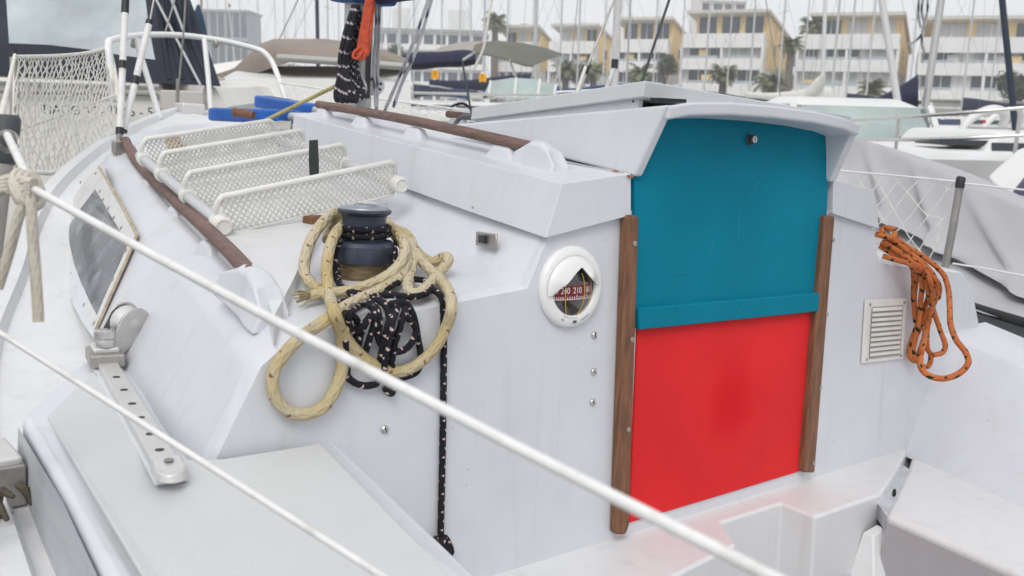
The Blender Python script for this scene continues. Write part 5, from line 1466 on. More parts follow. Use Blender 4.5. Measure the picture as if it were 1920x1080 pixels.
class Hull:
    """boat frame: l along the heading, w to starboard, z up from the water"""
    def __init__(s, O, heading, name, label, cat, group=None):
        s.O = Vector((O.x, O.y, 0)); s.h = Vector((cos(heading), sin(heading), 0)); s.s = Vector((sin(heading), -cos(heading), 0))
        s.t = thing(name, label, cat, s.O, group=group)
    def P(s, l, w, z): return s.O + s.h * l + s.s * w + UP * z
    def hull(s, L, B, fb, mt=None, sheer=.25, stern=.75, stripe=None, deckm=None):
        n = 12
        def bw(t): return B / 2 * (stern + (1 - stern) * min(1, t / .4)) * (1 - max(0, (t - .45) / .55) ** 2.2)
        st = [k / n for k in range(n + 1)]
        def row(fz, fw): return [s.P(-L / 2 + L * t + (.06 * L * fz * t * t), bw(t) * fw + .001, (fb + sheer * t * t) * fz) for t in st]
        def rowp(fz, fw): return [s.P(-L / 2 + L * t + (.06 * L * fz * t * t), -bw(t) * fw - .001, (fb + sheer * t * t) * fz) for t in st]
        m = MB()
        m.grid([row(1, 1), row(.75, .99), row(.35, .95), row(-.1, .8)]); m.grid([rowp(1, 1), rowp(.75, .99), rowp(.35, .95), rowp(-.1, .8)])
        m.poly([row(1, 1)[0], rowp(1, 1)[0], rowp(-.1, .8)[0], row(-.1, .8)[0]])
        m.build('hull', mt or HULLW, s.t, smooth=40)
        m = MB(); m.grid([row(1, .995), [s.P(-L / 2 + L * t + .06 * L * t * t, 0, fb + sheer * t * t + .05) for t in st], rowp(1, .995)]); m.build('deck', deckm or HULLW, s.t, smooth=40)
        if stripe:
            for rr in (row, rowp):
                m = MB(); a, b_ = rr(.88, 1.004), rr(.72, 1.002); m.grid([a, b_]); m.build('stripe', stripe, s.t, smooth=40)
        s.L, s.B, s.fb = L, B, fb
    def cabin(s, l0, l1, w, z0, z1, mt=None, rake=(.3, .6), wins=2, glass=None):
        m = MB()
        a, b_ = [s.P(l0, -w, z0), s.P(l0, w, z0), s.P(l1, w * .8, z0), s.P(l1, -w * .8, z0)], [s.P(l0 + rake[0], -w * .86, z1), s.P(l0 + rake[0], w * .86, z1), s.P(l1 - rake[1], w * .68, z1), s.P(l1 - rake[1], -w * .68, z1)]
        m.hexa(a, b_); c = m.build('cabin', mt or HULLW, s.t, bevel=.06, seg=3)
        for sg in (-1, 1):
            for k in range(wins):
                t0, t1 = (k + .15) / wins, (k + .85) / wins
                def q(t, v): return s.P(l0 + (l1 - l0) * t, sg * (w * (1 - .2 * t) * (1 - .14 * v) + .015), z0 + (z1 - z0) * v)
                m = MB(); m.prism([q(t0, .35), q(t1, .35), q(t1, .75), q(t0, .75)], s.s * sg * .01); m.build('window', glass or TINT, c)
        return c
    def mast(s, l, h, r=.06, lean=(0, 0), mt=None, boom=None, cover=None, z0=1.2, spread=True):
        a, b_ = s.P(l, 0, z0), s.P(l + lean[0], lean[1], h)
        m = MB(); m.tube([a, b_], [r, r * .85], 8); mm = m.build('mast', mt or MASTW, s.t, smooth=60)
        if spread:
            zc = z0 + (h - z0) * .5; c = a.lerp(b_, .5)
            m = MB(); m.tube([c - s.s * .8, c + s.s * .8], .02, 5); m.build('spreader', mt or MASTW, mm)
        for l_, w_2 in ((l - .3, s.B * .48), (l - .3, -s.B * .48), (l - l + s.L * .53, 0), (-s.L * .5, 0)):
            m = MB(); m.tube([s.P(l_, w_2, s.fb), a.lerp(b_, .97)], .007, 4, cap=False); m.build('stay', WIREM, mm)
        if boom:
            zb = z0 + .75
            m = MB(); m.tube([s.P(l, 0, zb), s.P(l - boom, 0, zb + .05)], .05, 7); m.build('boom', mt or MASTW, s.t)
            if cover:
                m = MB(); rows = []
                for k in range(9):
                    t = k / 8; w2 = .07 + .10 * (1 - t); h2 = .1 + .28 * (1 - t) ** 1.5
                    rows.append([s.P(l - .02 - boom * t, cos(a2) * w2, zb + .12 + sin(a2) * h2 + .03 * sin(7 * t)) for a2 in [2 * pi * j / 10 for j in range(10)]])
                m.grid(rows, close=True); m.poly(rows[0]); m.poly(rows[-1]); m.build('sail_cover', cover, s.t, smooth=60)
        return mm
    def rail(s, pts_, posts, r=.014, z=None):
        m = MB(); m.tube(catmull([s.P(*p) for p in pts_], 4), r, 6); rr = m.build('guard_rail', STEEL, s.t, smooth=60)
        for p in posts:
            m = MB(); m.tube([s.P(*p), s.P(p[0], p[1], s.fb)], r, 6); m.build('post', STEEL, rr)
HD = math.atan2(D0.y, D0.x)                                # straight away from the camera

# rows of moored sailing boats across the basin: (mast column, depth, mast height, heading offset, cover, hull, note)
rowsb = [
    (395, 95, 13, 80, None, HULLW, 'hazy sailboat, leftmost mast above the pulpit'), (428, 80, 12, 95, None, HULLW, 'hazy sailboat with a slim mast above the pulpit leg'), (455, 110, 15, 85, None, HULLW, 'hazy sailboat before the long grey shed'),
    (487, 90, 13, 100, None, HULLW, 'hazy sailboat left of the taupe cover'), (519, 120, 14, 85, None, HULLW, 'hazy sailboat above the left end of the taupe cover'), (536, 85, 12, 95, None, HULLW, 'hazy sailboat above the middle of the taupe cover'), (574, 100, 14, 90, None, HULLW, 'hazy sailboat left of the navy furled mast'),
    (616, 60, 13, 85, None, HULLW, 'sailboat with a tan mast right of the navy furled mast'), (636, 90, 14, 95, None, HULLW, 'hazy sailboat just left of the near mast'),
    (748, 34, 11, 88, NAVY, HULLW, 'white sailboat with a navy sail cover just right of the near mast'), (905, 40, 12, 95, NAVY, HULLW, 'white sailboat with a navy sail cover behind the olive bimini'),
    (1000, 30, 12, 82, NAVY, HULLW, 'white sailboat with a thick pale mast above the olive bimini'), (1047, 45, 13, 92, BLUEC, HULLW, 'sailboat with a thin grey mast right of the olive bimini'), (1172, 38, 12, 88, BLUEC, HULLW, 'sailboat with a blue cover between the black shroud wires'),
    (1222, 55, 13, 85, None, HULLW, 'sailboat with a slim mast above the companionway hood'), (1318, 48, 13, 92, NAVY, HULLW, 'sailboat with a navy cover behind the hood, left of the short palms'), (1402, 50, 12, 85, None, HULLW, 'sailboat with a bare mast between the two short palms'),
    (1556, 36, 12, 96, None, HULLW, 'white sailboat with a broad pale mast before the house right of the palms'), (1583, 44, 13, 84, NAVY, HULLW, 'sailboat with a slim mast right of the broad pale one'),
    (860, 70, 14, 88, None, HULLW, 'sailboat with a slim mast before the long apartment block'), (680, 130, 15, 90, None, HULLW, 'hazy sailboat far behind the near mast'), (716, 58, 13, 86, None, HULLW, 'sailboat whose mast stands just right of the near mast, before the long block'), (775, 50, 12, 93, NAVY, HULLW, 'sailboat with a navy cover left of the pale tan awning'), (826, 64, 14, 87, None, HULLW, 'sailboat with a tall thin mast before the chimneyed block'), (880, 56, 12, 92, BLUEC, HULLW, 'sailboat with a blue cover behind the pale tan awning'),
    (948, 62, 13, 90, None, HULLW, 'sailboat with a thin mast left of the olive bimini pole'), (1080, 52, 13, 94, NAVY, HULLW, 'sailboat with a navy cover left of the first black shroud'), (1128, 60, 12, 88, None, HULLW, 'sailboat with a thin mast between the first two shrouds'), (1272, 60, 13, 91, None, HULLW, 'sailboat with a thin mast by the round dark bush'), (1360, 62, 14, 89, None, HULLW, 'sailboat with a tall mast behind the bushy palm left of the tall ones'), (1455, 54, 12, 92, NAVY, HULLW, 'sailboat with a navy cover left of the tall palms'),
    (1620, 48, 13, 90, None, HULLW, 'sailboat with a thin mast left of the leaning white mast'), (1700, 52, 12, 88, None, HULLW, 'sailboat with a thin mast between the leaning white and grey masts'), (1800, 46, 13, 91, NAVY, HULLW, 'sailboat with a navy cover before the broad house at right'), (1850, 56, 12, 88, None, HULLW, 'sailboat with a thin mast left of the navy furled sail'), (412, 140, 15, 90, None, HULLW, 'very hazy sailboat under the red pennant'), (556, 140, 14, 90, None, HULLW, 'very hazy sailboat above the round trees'),
    (1500, 60, 12, 90, BLUEC, HULLW, 'sailboat with a blue cover at the foot of the tallest palm'),
]
for k, (px, dp, mh, ho, cov, hm, note) in enumerate(rowsb):
    rnd = random.Random(k)
    O = at_h(px, dp, 0)
    hd = HD + radians(ho + rnd.choice((0, 180)) if dp < 60 else ho)
    L_ = rnd.uniform(7.5, 9.5)
    b_ = Hull(O - Vector((cos(hd), sin(hd), 0)) * .8, hd, 'moored_sailboat', note, 'sailboat', 'sailboats moored across the basin')
    b_.hull(L_, 2.8, 1.05, hm, stripe=NAVY if k % 3 == 0 else None)
    b_.cabin(-1.2, 2.0, .85, 1.0, 1.5, wins=3)
    b_.mast(.8, mh + rnd.uniform(0, 1.5), .05 if dp > 35 else .065, (0, rnd.uniform(-.25, .25)), boom=3.4, cover=cov or (SAILW if k % 2 else None))

# ---- motorboat with the navy canopy beyond the bow
A_O = at_h(170, 5.7, 0)
mbA = thing('motorboat', 'cream motorboat with navy canopy and lettered transom beyond the netting', 'motorboat', A_O)
ya = radians(6)
fa = R0 * cos(ya) - D0 * sin(ya) * -1; ga = D0 * cos(ya) - R0 * sin(ya)
def qa_(px, py, dep=5.7, back=0.0): return wd(px, py, dep) + ga * back
tr_top = [(-140, 131), (0, 141), (150, 148), (302, 157), (306, 172), (380, 172), (384, 160), (404, 166), (428, 200)]
top_ = [qa_(x, y) for x, y in tr_top]
m = MB()
def transom(back, sc):
    c = qa_(150, 180)
    out = []
    for p in top_:
        v = p - c
        out.append(c + R0 * v.dot(R0) * sc + UP * v.z + D0 * v.dot(D0) + ga * back)
    return out
rows = []
for back, sc, dz in ((0, 1, 0), (2.0, 1.02, .05), (4.0, .9, .12), (5.6, .55, .25), (6.6, .06, .4)):
    t_ = transom(back, sc)
    L0 = t_[0].copy(); R1 = t_[-1].copy(); L0.z = -.2; R1.z = -.2
    cL = t_[0].lerp(t_[-1], .5)
    rows.append([Vector((L0.x, L0.y, -.2)).lerp(Vector((cL.x, cL.y, -.2)), .15)] + [p + UP * dz for p in t_] + [Vector((R1.x, R1.y, -.2)).lerp(Vector((cL.x, cL.y, -.2)), .15)])
m.grid(rows); m.poly(rows[0])
m.build('hull', HULLC, mbA, smooth=30)
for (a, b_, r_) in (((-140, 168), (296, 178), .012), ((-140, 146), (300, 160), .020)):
    m = MB(); m.tube([qa_(*a, 5.68), qa_(*b_, 5.68)], r_, 7); m.build('strake_and_shadow', HULLC if r_ > .015 else mat('strake_shadow', (.25, .24, .22), .7), mbA)  # the thin dark tube paints in the shadow below the strake
m = MB(); m.box(qa_(343, 195, 5.66), (.26, .03, .16), Matrix((R0, D0, UP)).transposed()); m.build('recess_shade', mat('cream_shadow', (.58, .55, .50), .6), mbA, bevel=.01)  # panel coloured darker for the shade inside the transom recess
q = MB(); q.box(qa_(294, 181, 5.64), (.03, .02, .03)); q.build('deck_fitting', STEEL_D, mbA, bevel=.004)
# canopy: navy frame with a clear sheet set in it, roof and flanks running forward
can = [(-120, -70), (330, -70), (372, 40), (414, 162), (300, 156), (150, 147), (0, 140), (-120, 131)]
cl = [(8, -60), (266, -60), (279, 50), (291, 112), (230, 104), (168, 93), (90, 84), (17, 81)]
m = MB()
co = [qa_(x, y, 5.66 + (.25 if y < 0 else .1 * (140 - y) / 140)) for x, y in can]
ci = [qa_(x, y, 5.655 + (.25 if y < 0 else .1 * (140 - y) / 140)) for x, y in cl]
io = [m.vert(p) for p in co]; ii = [m.vert(p) for p in ci]
pairs = [0, 1, 2, 3, 4, 5, 6, 7]
map_ = [0, 1, 2, 3, 4, 5, 6, 7]
inn_idx = [0, 1, 2, 3, 3, 4, 6, 7]
for k in range(8):
    k2 = (k + 1) % 8
    a, b_ = inn_idx[k], inn_idx[k2]
    f_ = [io[k], io[k2], ii[b_]] + ([ii[a]] if a != b_ else [])
    m.f.append(f_)
m.f.append([ii[4], ii[5], ii[6]])
ob2 = [m.vert(p + ga * 2.6 - R0 * 1.3 + UP * .05) for p in co]
for k in range(8): m.f.append([io[k], io[(k + 1) % 8], ob2[(k + 1) % 8], ob2[k]])
m.f.append(ob2)
NAVYD = mat('navy_black_canvas', (.022, .027, .045), .8, var=.25, vscale=3, bump=.5, bscale=5)
canopy = m.build('canopy', NAVYD, mbA, smooth=0, fix=False)
CLEARV = mat('clear_vinyl', (.45, .50, .525), .16, var=.35, vscale=1.1, dirt=(.62, .66, .68), dscale=1.3, damt=.8)
m = MB(); m.poly([p + (CAM - p).normalized() * .004 for p in ci]); m.build('clear_panel', CLEARV, canopy, smooth=0)
for a, b_ in (((288, -10), (376, 160)), ((318, -10), (345, 60))):
    m = MB(); m.tube([qa_(*a, 5.6), qa_(*b_, 5.62)], .008, 6); m.build('canopy_strut', ALU, canopy)
for k in range(4):
    m = MB(); m.tube(catmull([qa_(292 + 16 * k, -20, 5.64), qa_(306 + 18 * k, 70, 5.69), qa_(318 + 24 * k, 150, 5.66)], 4), [.02] * 9, 5); m.build('canopy_fold', NAVYD, canopy, smooth=60)
LETTER = mat('lettering_dark', (.04, .045, .06), .6)
Mt = Matrix((( R0.x, 0, -D0.x), (R0.y, 0, -D0.y), (0, 1, 0))).to_4x4()
pc = qa_(196, 209, 5.66)
text('TIAGO VI - 1066 - 5PT', .081, Matrix.Translation(pc) @ Mt, LETTER, mbA, 'lettering', .001)

# ---- covered boat with the dark green band
B_O = at_h(560, 8.8, 0)
bB = Hull(B_O + D0 * .3 + R0 * .35, HD - radians(68), 'covered_boat', 'white boat with dark green band under a taupe cover, left of the mast', 'boat')
bB.hull(5.6, 2.3, .86, HULLW, sheer=.1, stern=.9, stripe=None)
m = MB()
bnd = [(424, 178), (470, 180), (530, 186), (605, 196)]
m.grid([[wd(x, y, 7.55) for x, y in bnd], [wd(x, y + 26, 7.6) for x, y in bnd]]); 
rows2 = [[wd(x, y, 7.55) for x, y in bnd], [wd(x, y + 26, 7.58) for x, y in bnd], [wd(x, y + 26, 7.9) for x, y in bnd], [wd(x, y, 7.9) for x, y in bnd]]
m = MB(); m.grid(rows2, close=False); m.build('boot_band', HULLG, bB.t, smooth=30)
m = MB()
ends = [(408, 151), (440, 134), (500, 124), (640, 124), (770, 132)]
low = [(416, 182), (440, 182), (500, 184), (640, 200), (770, 222)]
m.grid([[wd(x, y, 8.3) for x, y in ends], [wd(x, y - 2, 7.62) for x, y in [(408, 156), (440, 150), (500, 148), (640, 150), (770, 158)]], [wd(x, y, 7.6) for x, y in low]])
m.build('topside', HULLW, bB.t, smooth=40)
m = MB()
cs = [(404, 141, 147, .1), (440, 128, 143, .25), (462, 104, 140, .45), (489, 83, 135, .7), (514, 73, 125, .9), (560, 71, 112, 1.0), (610, 74, 114, 1.0), (660, 80, 118, 1.0), (720, 92, 124, .9), (765, 112, 132, .5)]
rows2 = []
for k, (x, yt, yb, wv) in enumerate(cs):
    rr = []
    for j in range(9):
        t = j / 8; ang = pi * t
        yv = yb + (yt - yb) * (sin(ang) ** .7 if 0 < t < 1 else 0)
        dep = 8.6 - wv * cos(ang) + .02 * sin(5 * k + 3 * j)
        rr.append(wd(x, yv + (2 * sin(k * 2.1 + j) if 0 < j < 8 else 0), dep))
    rows2.append(rr)
m.grid(rows2); m.poly(rows2[0]); m.poly(rows2[-1])
m.build('cover', TAUPE, bB.t, smooth=60)
m = MB(); m.tube([wd(520, 108, 7.6), wd(640, 116, 7.6), wd(770, 126, 7.6)], .03, 8); m.build('cover_tube', mat('grey_tube', (.42, .42, .40), .5), bB.t)
m = MB(); m.grid([[wd(x, y, 8.2) for x, y in ((402, 142), (440, 150), (520, 137), (560, 132))], [wd(x, y, 7.75) for x, y in ((410, 156), (450, 158), (500, 146), (560, 142))]]); m.build('cover_skirt', TAUPEL, bB.t)

# ---- white cruiser behind the near mast, olive bimini boat behind it
bC0 = Hull(at_h(800, 10.5, 0) + R0 * .1, HD - radians(62), 'moored_cruiser', 'white cabin cruiser seen through the netting right of the mast', 'boat')
bC0.hull(6.5, 2.5, .95, HULLW, sheer=.25, stern=.85)
bC0.cabin(-1.6, 1.9, .85, .9, 1.33, wins=3)
bC0.rail([(-3.1, .95, 1.5), (-1, 1.05, 1.5), (1.5, .95, 1.55), (3.2, .2, 1.7), (3.3, 0, 1.72), (3.2, -.2, 1.7), (1.5, -.95, 1.55)], [(-3, .95, 1.5), (-1, 1.05, 1.5), (1.5, .95, 1.55), (3.1, .3, 1.7)])
bC = Hull(at_h(985, 13, 0), HD - radians(75), 'moored_sailboat', 'white sailboat with a big olive bimini and clear windscreen behind the coachroof', 'sailboat')
bC.hull(7.8, 2.7, .95, HULLW, stripe=BLUEC)
bC.cabin(-.5, 2.6, .9, .9, 1.3, wins=3)
m = MB()
near = [(884, 97), (915, 101), (950, 110), (985, 121), (1003, 122)]
mid2 = [(890, 84), (925, 83), (965, 87), (1015, 97), (1040, 108)]
far = [(908, 78), (935, 76), (980, 80), (1025, 90), (1055, 101)]
m.grid([[wd(x, y + 4, 12.1) for x, y in near], [wd(x, y, 12.1) for x, y in near], [wd(x, y, 12.9) for x, y in mid2], [wd(x, y, 13.8) for x, y in far], [wd(x, y + 5, 13.8) for x, y in far]])
bim = m.build('bimini', OLIVE, bC.t, smooth=50)
for a, b_ in (((955, 112, 12.1), (975, 165, 12.3)), ((1003, 122, 12.1), (985, 190, 12.3)), ((890, 98, 12.1), (868, 112, 12.2)), ((1040, 108, 12.9), (1052, 170, 13)), ((1055, 102, 13.8), (1030, 190, 13.2))):
    m = MB(); m.tube([wd(*a), wd(*b_)], .016, 6); m.build('bimini_pole', STEEL, bim)
m = MB(); m.grid([[wd(x, y, 12.0) for x, y in ((920, 152), (960, 146), (1005, 148), (1042, 160))], [wd(x, y, 11.7) for x, y in ((905, 180), (955, 182), (1000, 184), (1046, 184))]]); m.build('windscreen', AQUA, bC.t, smooth=50)
for x, y0, y1 in ((920, 152, 180), (968, 147, 184), (1012, 149, 184), (1042, 160, 184)):
    m = MB(); m.tube([wd(x, y0, 12), wd(x - 4, y1, 11.69)], .018, 6); m.build('screen_frame', HULLW, bC.t)
bC.mast(1.3, 12, .06)
m = MB()
rows2 = []
for x, yt, yb in ((815, 93, 99), (840, 84, 96), (870, 78, 92), (905, 77, 90)):
    rows2.append([wd(x, yb, 15), wd(x, yt, 15.6), wd(x + 6, yb, 16.4)])
m.grid(rows2); bt = Hull(at_h(850, 16.5, 0), HD - radians(80), 'moored_sailboat', 'white sailboat with a pale tan awning left of the olive bimini', 'sailboat')
bt.hull(7.5, 2.6, .95, HULLW); bt.cabin(-1, 2, .85, .9, 1.35); m.build('awning', TAUPEL, bt.t, smooth=40)
m = MB()
rows2 = []
for k in range(9):
    t = k / 8; x = 752 + (892 - 752) * t; y = 116 - 8 * t; h_ = 12 + 5 * sin(pi * t) + 2 * sin(9 * t)
    rows2.append([wd(x, y + cos(a) * h_, 15 + sin(a) * .25) for a in [2 * pi * j / 10 for j in range(10)]])
m.grid(rows2, close=True); m.poly(rows2[0]); m.poly(rows2[-1]); m.build('sail_cover', NAVY, bt.t, smooth=60)
YBUOY = mat('buoy_yellow', (.75, .36, .02), .5, var=.1, vscale=10)
for px, py, dp, lab in ((816, 141, 10.2, 'yellow horseshoe lifebuoy on the rail left of the olive bimini'), (905, 147, 10.6, 'round yellow buoy hanging below the olive bimini')):
    c = wd(px, py, dp)
    t = thing('lifebuoy', lab, 'lifebuoy', c)
    m = MB(); m.tube([c + (R0 * sin(a) * .022 + UP * (-cos(a)) * .045) for a in [radians(35 + 290 * k / 16) for k in range(17)]], .024, 8); m.build('ring', YBUOY, t, smooth=60)
    m = MB(); m.box(c + UP * .06 - D0 * .02, (.03, .02, .02)); m.build('buoy_strap', WHITEP, t)
for px, y0, y1, dp, r_ in ((1004, 0, 205, 13.2, .05),):
    pass

# ---- cruiser across the cockpit on the right: stern away, bow coming past the stanchion
st_, bo_ = at_h(1545, 11.5, 0), at_h(2060, 6.6, 0)
v_ = bo_ - st_
bD = Hull(st_.lerp(bo_, .5), math.atan2(v_.y, v_.x), 'moored_cruiser', 'white cabin cruiser with aqua side windows behind the grey tarpaulin', 'boat')
bD.hull(v_.length, 2.5, .98, HULLW, sheer=.15, stern=.9)
Ld = v_.length
def face(pxs, mt, nm, par, th=.03):
    m = MB(); P_ = [wd(x, y, d_) for x, y, d_ in pxs]
    nn = (P_[1] - P_[0]).cross(P_[2] - P_[0]).normalized()
    m.prism(P_, nn * th); return m.build(nm, mt, par, bevel=.006)
# wheelhouse: four posts, glazing and a roof
hz0, hz1 = .98, 1.50
l0, l1, w0 = -Ld * .47, -Ld * .27, .80
m = MB(); m.hexa([bD.P(l0 - .1, -w0 - .06, hz1), bD.P(l0 - .1, w0 + .06, hz1), bD.P(l1 - .15, w0 * .9, hz1), bD.P(l1 - .15, -w0 * .9, hz1)], [bD.P(l0 + .1, -w0 + .1, hz1 + .10), bD.P(l0 + .1, w0 - .1, hz1 + .10), bD.P(l1 - .45, w0 * .72, hz1 + .10), bD.P(l1 - .45, -w0 * .72, hz1 + .10)]); roofD = m.build('wheelhouse_roof', HULLW, bD.t, bevel=.03, seg=3)
for sg in (-1, 1):
    for k in range(3):
        a0 = l0 + (l1 - l0) * (k / 3 + .03); a1 = l0 + (l1 - l0) * ((k + 1) / 3 - .03)
        m = MB(); m.prism([bD.P(a0, sg * w0, hz0), bD.P(a1 + (.25 if k == 2 else 0), sg * w0 * .97, hz0), bD.P(a1 - (.1 if k == 2 else 0), sg * w0 * .95, hz1), bD.P(a0, sg * w0, hz1)], bD.s * .01); m.build('side_window', AQUA, bD.t)
    for k in range(4):
        a0 = l0 + (l1 - l0) * k / 3
        m = MB(); m.tube([bD.P(a0 + (.3 if k == 3 else 0), sg * (w0 + .02), hz0 - .02), bD.P(a0 - (.1 if k == 3 else 0), sg * (w0 * .96 + .02), hz1 + .02)], .04, 6); m.build('window_post', HULLW, bD.t)
m = MB(); m.hexa([bD.P(l1 + .28, -w0 * .95, hz0), bD.P(l1 + .28, w0 * .95, hz0), bD.P(l1 + .31, w0 * .95, hz0), bD.P(l1 + .31, -w0 * .95, hz0)], [bD.P(l1 - .15, -w0 * .85, hz1), bD.P(l1 - .15, w0 * .85, hz1), bD.P(l1 - .12, w0 * .85, hz1), bD.P(l1 - .12, -w0 * .85, hz1)]); m.build('windscreen', AQUA, bD.t)
m = MB(); m.hexa([bD.P(l1 + .3, -.75, 1.0), bD.P(l1 + .3, .75, 1.0), bD.P(Ld * .33, .42, 1.05), bD.P(Ld * .33, -.42, 1.05)], [bD.P(l1 + .4, -.62, 1.16), bD.P(l1 + .4, .62, 1.16), bD.P(Ld * .28, .3, 1.12), bD.P(Ld * .28, -.3, 1.12)]); trunk = m.build('cabin_trunk', HULLW, bD.t, bevel=.03, seg=3)
m = MB(); m.box(bD.P(.6, 0, 1.19), (.5, .5, .05), Matrix.Rotation(math.atan2(v_.y, v_.x), 3, 'Z')); m.build('deck_hatch', TINT, bD.t, bevel=.01)
for sg in (-1, 1):
    bD.rail([(l1, sg * 1.15, 1.30), (.5, sg * 1.15, 1.34), (2.0, sg * .95, 1.42), (Ld * .47, sg * .35, 1.5)], [(l1 + .2, sg * 1.15, 1.30), (.5, sg * 1.15, 1.34), (1.6, sg * 1.02, 1.4), (Ld * .44, sg * .4, 1.48)])
    bD.rail([(l1, sg * 1.15, 1.15), (.5, sg * 1.15, 1.18), (2.0, sg * .95, 1.24), (Ld * .47, sg * .35, 1.3)], [])

# ---- boats under navy covers behind it, radar arch
bE = Hull(at_h(1850, 16, 0), HD - radians(55), 'covered_boat', 'boat under a long navy cover beyond the cruiser on the right', 'boat')
bE.hull(6.5, 2.4, .9, HULLW)
m = MB(); rows2 = []
for k, (x, yt, yb) in enumerate(((1738, 236, 262), (1752, 222, 262), (1790, 226, 268), (1830, 244, 276), (1870, 256, 284), (1930, 262, 292))):
    rows2.append([wd(x, yb, 13.6), wd(x, yt + (yb - yt) * .35, 13.9), wd(x, yt, 14.6), wd(x + 4, yt + 8, 15.4), wd(x + 4, yb, 15.8)])
m.grid(rows2); m.poly(rows2[0]); m.poly(rows2[-1]); m.build('cover', mat('navy_cover', (.016, .028, .085), .8, var=.3, vscale=2, bump=.5, bscale=4), bE.t, smooth=40)
bE2 = Hull(at_h(1880, 11.5, 0), HD - radians(60), 'arch_boat', 'white open boat with a curved radar arch in front of the navy cover', 'boat')
bE2.hull(5.5, 2.2, .88, HULLW)
for k, (dx, dd) in enumerate(((0, 0), (38, 1.2))):
    m = MB(); m.tube(catmull([wd(1788 + dx, 282, 10.4 + dd), wd(1800 + dx, 252, 10.4 + dd), wd(1815 + dx, 228, 10.4 + dd), wd(1840 + dx, 211, 10.4 + dd), wd(1866 + dx, 205, 10.4 + dd), wd(1884 + dx, 214, 10.5 + dd), wd(1878 + dx, 240, 10.6 + dd), wd(1862 + dx, 262, 10.7 + dd)], 5), .05 if k == 0 else .04, 10); m.build('radar_arch', HULLW, bE2.t, smooth=60)
m = MB(); m.ball(wd(1845, 228, 11), .025, 8, 6); m.build('cockpit_light', mat('red_lamp', (.5, .03, .03), .4), bE2.t)
# close white superstructure at the right edge
fx = [(1846, 332, 5.4), (1905, 278, 5.4), (1990, 262, 5.3), (1990, 420, 4.9), (1900, 395, 5.1)]
F_ = thing('moored_cruiser', 'white raked superstructure with a dark window cut by the right edge', 'boat', at_h(1960, 5.6, 0))
m = MB()
P_ = [wd(*p) for p in fx]
m.hexa(P_, [p + (D0 * .8 + R0 * 1.6) for p in P_]); m.build('superstructure', HULLW, F_, bevel=.03, seg=3)
m = MB(); P_ = [wd(x, y, d_) for x, y, d_ in ((1895, 364, 5.06), (1922, 330, 5.15), (1960, 326, 5.1), (1960, 372, 4.98))]; m.prism(P_, -D0 * .02); m.build('window', mat('violet_window', (.03, .025, .07), .12), F_)
m = MB(); hb = [at_h(1830, 5.4, .9), at_h(2100, 4.9, .9), at_h(2300, 8.5, .9), at_h(1990, 9.5, .9)]
m.hexa([Vector((p.x, p.y, -.2)) for p in hb], hb); m.build('hull', HULLW, F_, bevel=.05)

# ---- boat under the grey tarpaulin, alongside to starboard
G_ = thing('tarped_boat', 'boat under a creased grey tarpaulin moored alongside on the right', 'boat', at_h(1800, 3.8, 0))
TARP = mat('grey_tarp', (.42, .415, .43), .5, var=.10, vscale=1.6, bump=.6, bscale=5, stretch=(1, 1, 1))
ridge = catmull([wd(*p) for p in ((1500, 246, 5.8), (1580, 258, 5.2), (1650, 274, 4.8), (1720, 300, 4.4), (1790, 334, 4.05), (1920, 396, 3.55), (2080, 470, 3.15))], 10)
hem = catmull([wd(*p) for p in ((1470, 400, 4.7), (1560, 430, 4.25), (1640, 475, 3.85), (1720, 522, 3.5), (1800, 562, 3.2), (1920, 600, 2.9), (2080, 650, 2.65))], 10)
nr = len(ridge); nvv = 26
rows2 = []
nrm_ = -(R0 * .75 + D0 * .35) * 1.0
for j in range(nvv + 1):
    v = j / nvv; rr = []
    for i in range(nr):
        u = i / (nr - 1)
        p = ridge[i].lerp(hem[i], v) + UP * (-.10 * sin(pi * v) * .6)
        # tension folds running down from the ridge at a slant
        ph_ = (u * 5.2 - v * 1.5)
        fo = .050 * (max(0, sin(ph_ * 2 * pi * .9)) ** 3) * sin(pi * min(1, v * 1.1 + .02)) + .03 * max(0, sin((u * 2.2 - v * .55) * 2 * pi + 1.0)) ** 4 * v
        crease = .085 * math.exp(-((v - .48 - .10 * u) / .05) ** 2) - .09 * math.exp(-((v - .60 - .10 * u) / .06) ** 2) + .03 * math.exp(-((v - .82 - .05 * u) / .04) ** 2)
        rr.append(p + nrm_ * (fo + crease) + UP * .012 * sin(9 * u + 4 * v))
    rows2.append(rr)
far_ = [[p + (R0 * 1.2 + D0 * .55) * t - UP * (.75 * t * t) for p in ridge] for t in (.04, .35, .7, 1.0)]
m = MB(); m.grid(far_[::-1] + rows2); m.build('tarpaulin', TARP, G_, smooth=70)
m = MB(); m.tube([p - UP * .008 for p in hem], .016, 6); m.build('hem_cord', mat('black_cord', (.015, .015, .016), .6), G_, smooth=60)
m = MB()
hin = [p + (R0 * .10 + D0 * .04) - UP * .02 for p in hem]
m.grid([hin, [p + (R0 * .12) - UP * .45 for p in hin], [Vector((p.x + .25, p.y, -.2)) for p in hin]]); m.build('hull', mat('hull_mid_grey', (.42, .44, .46), .4, var=.08, vscale=2), G_, smooth=50)  # hull below the hem in mid grey

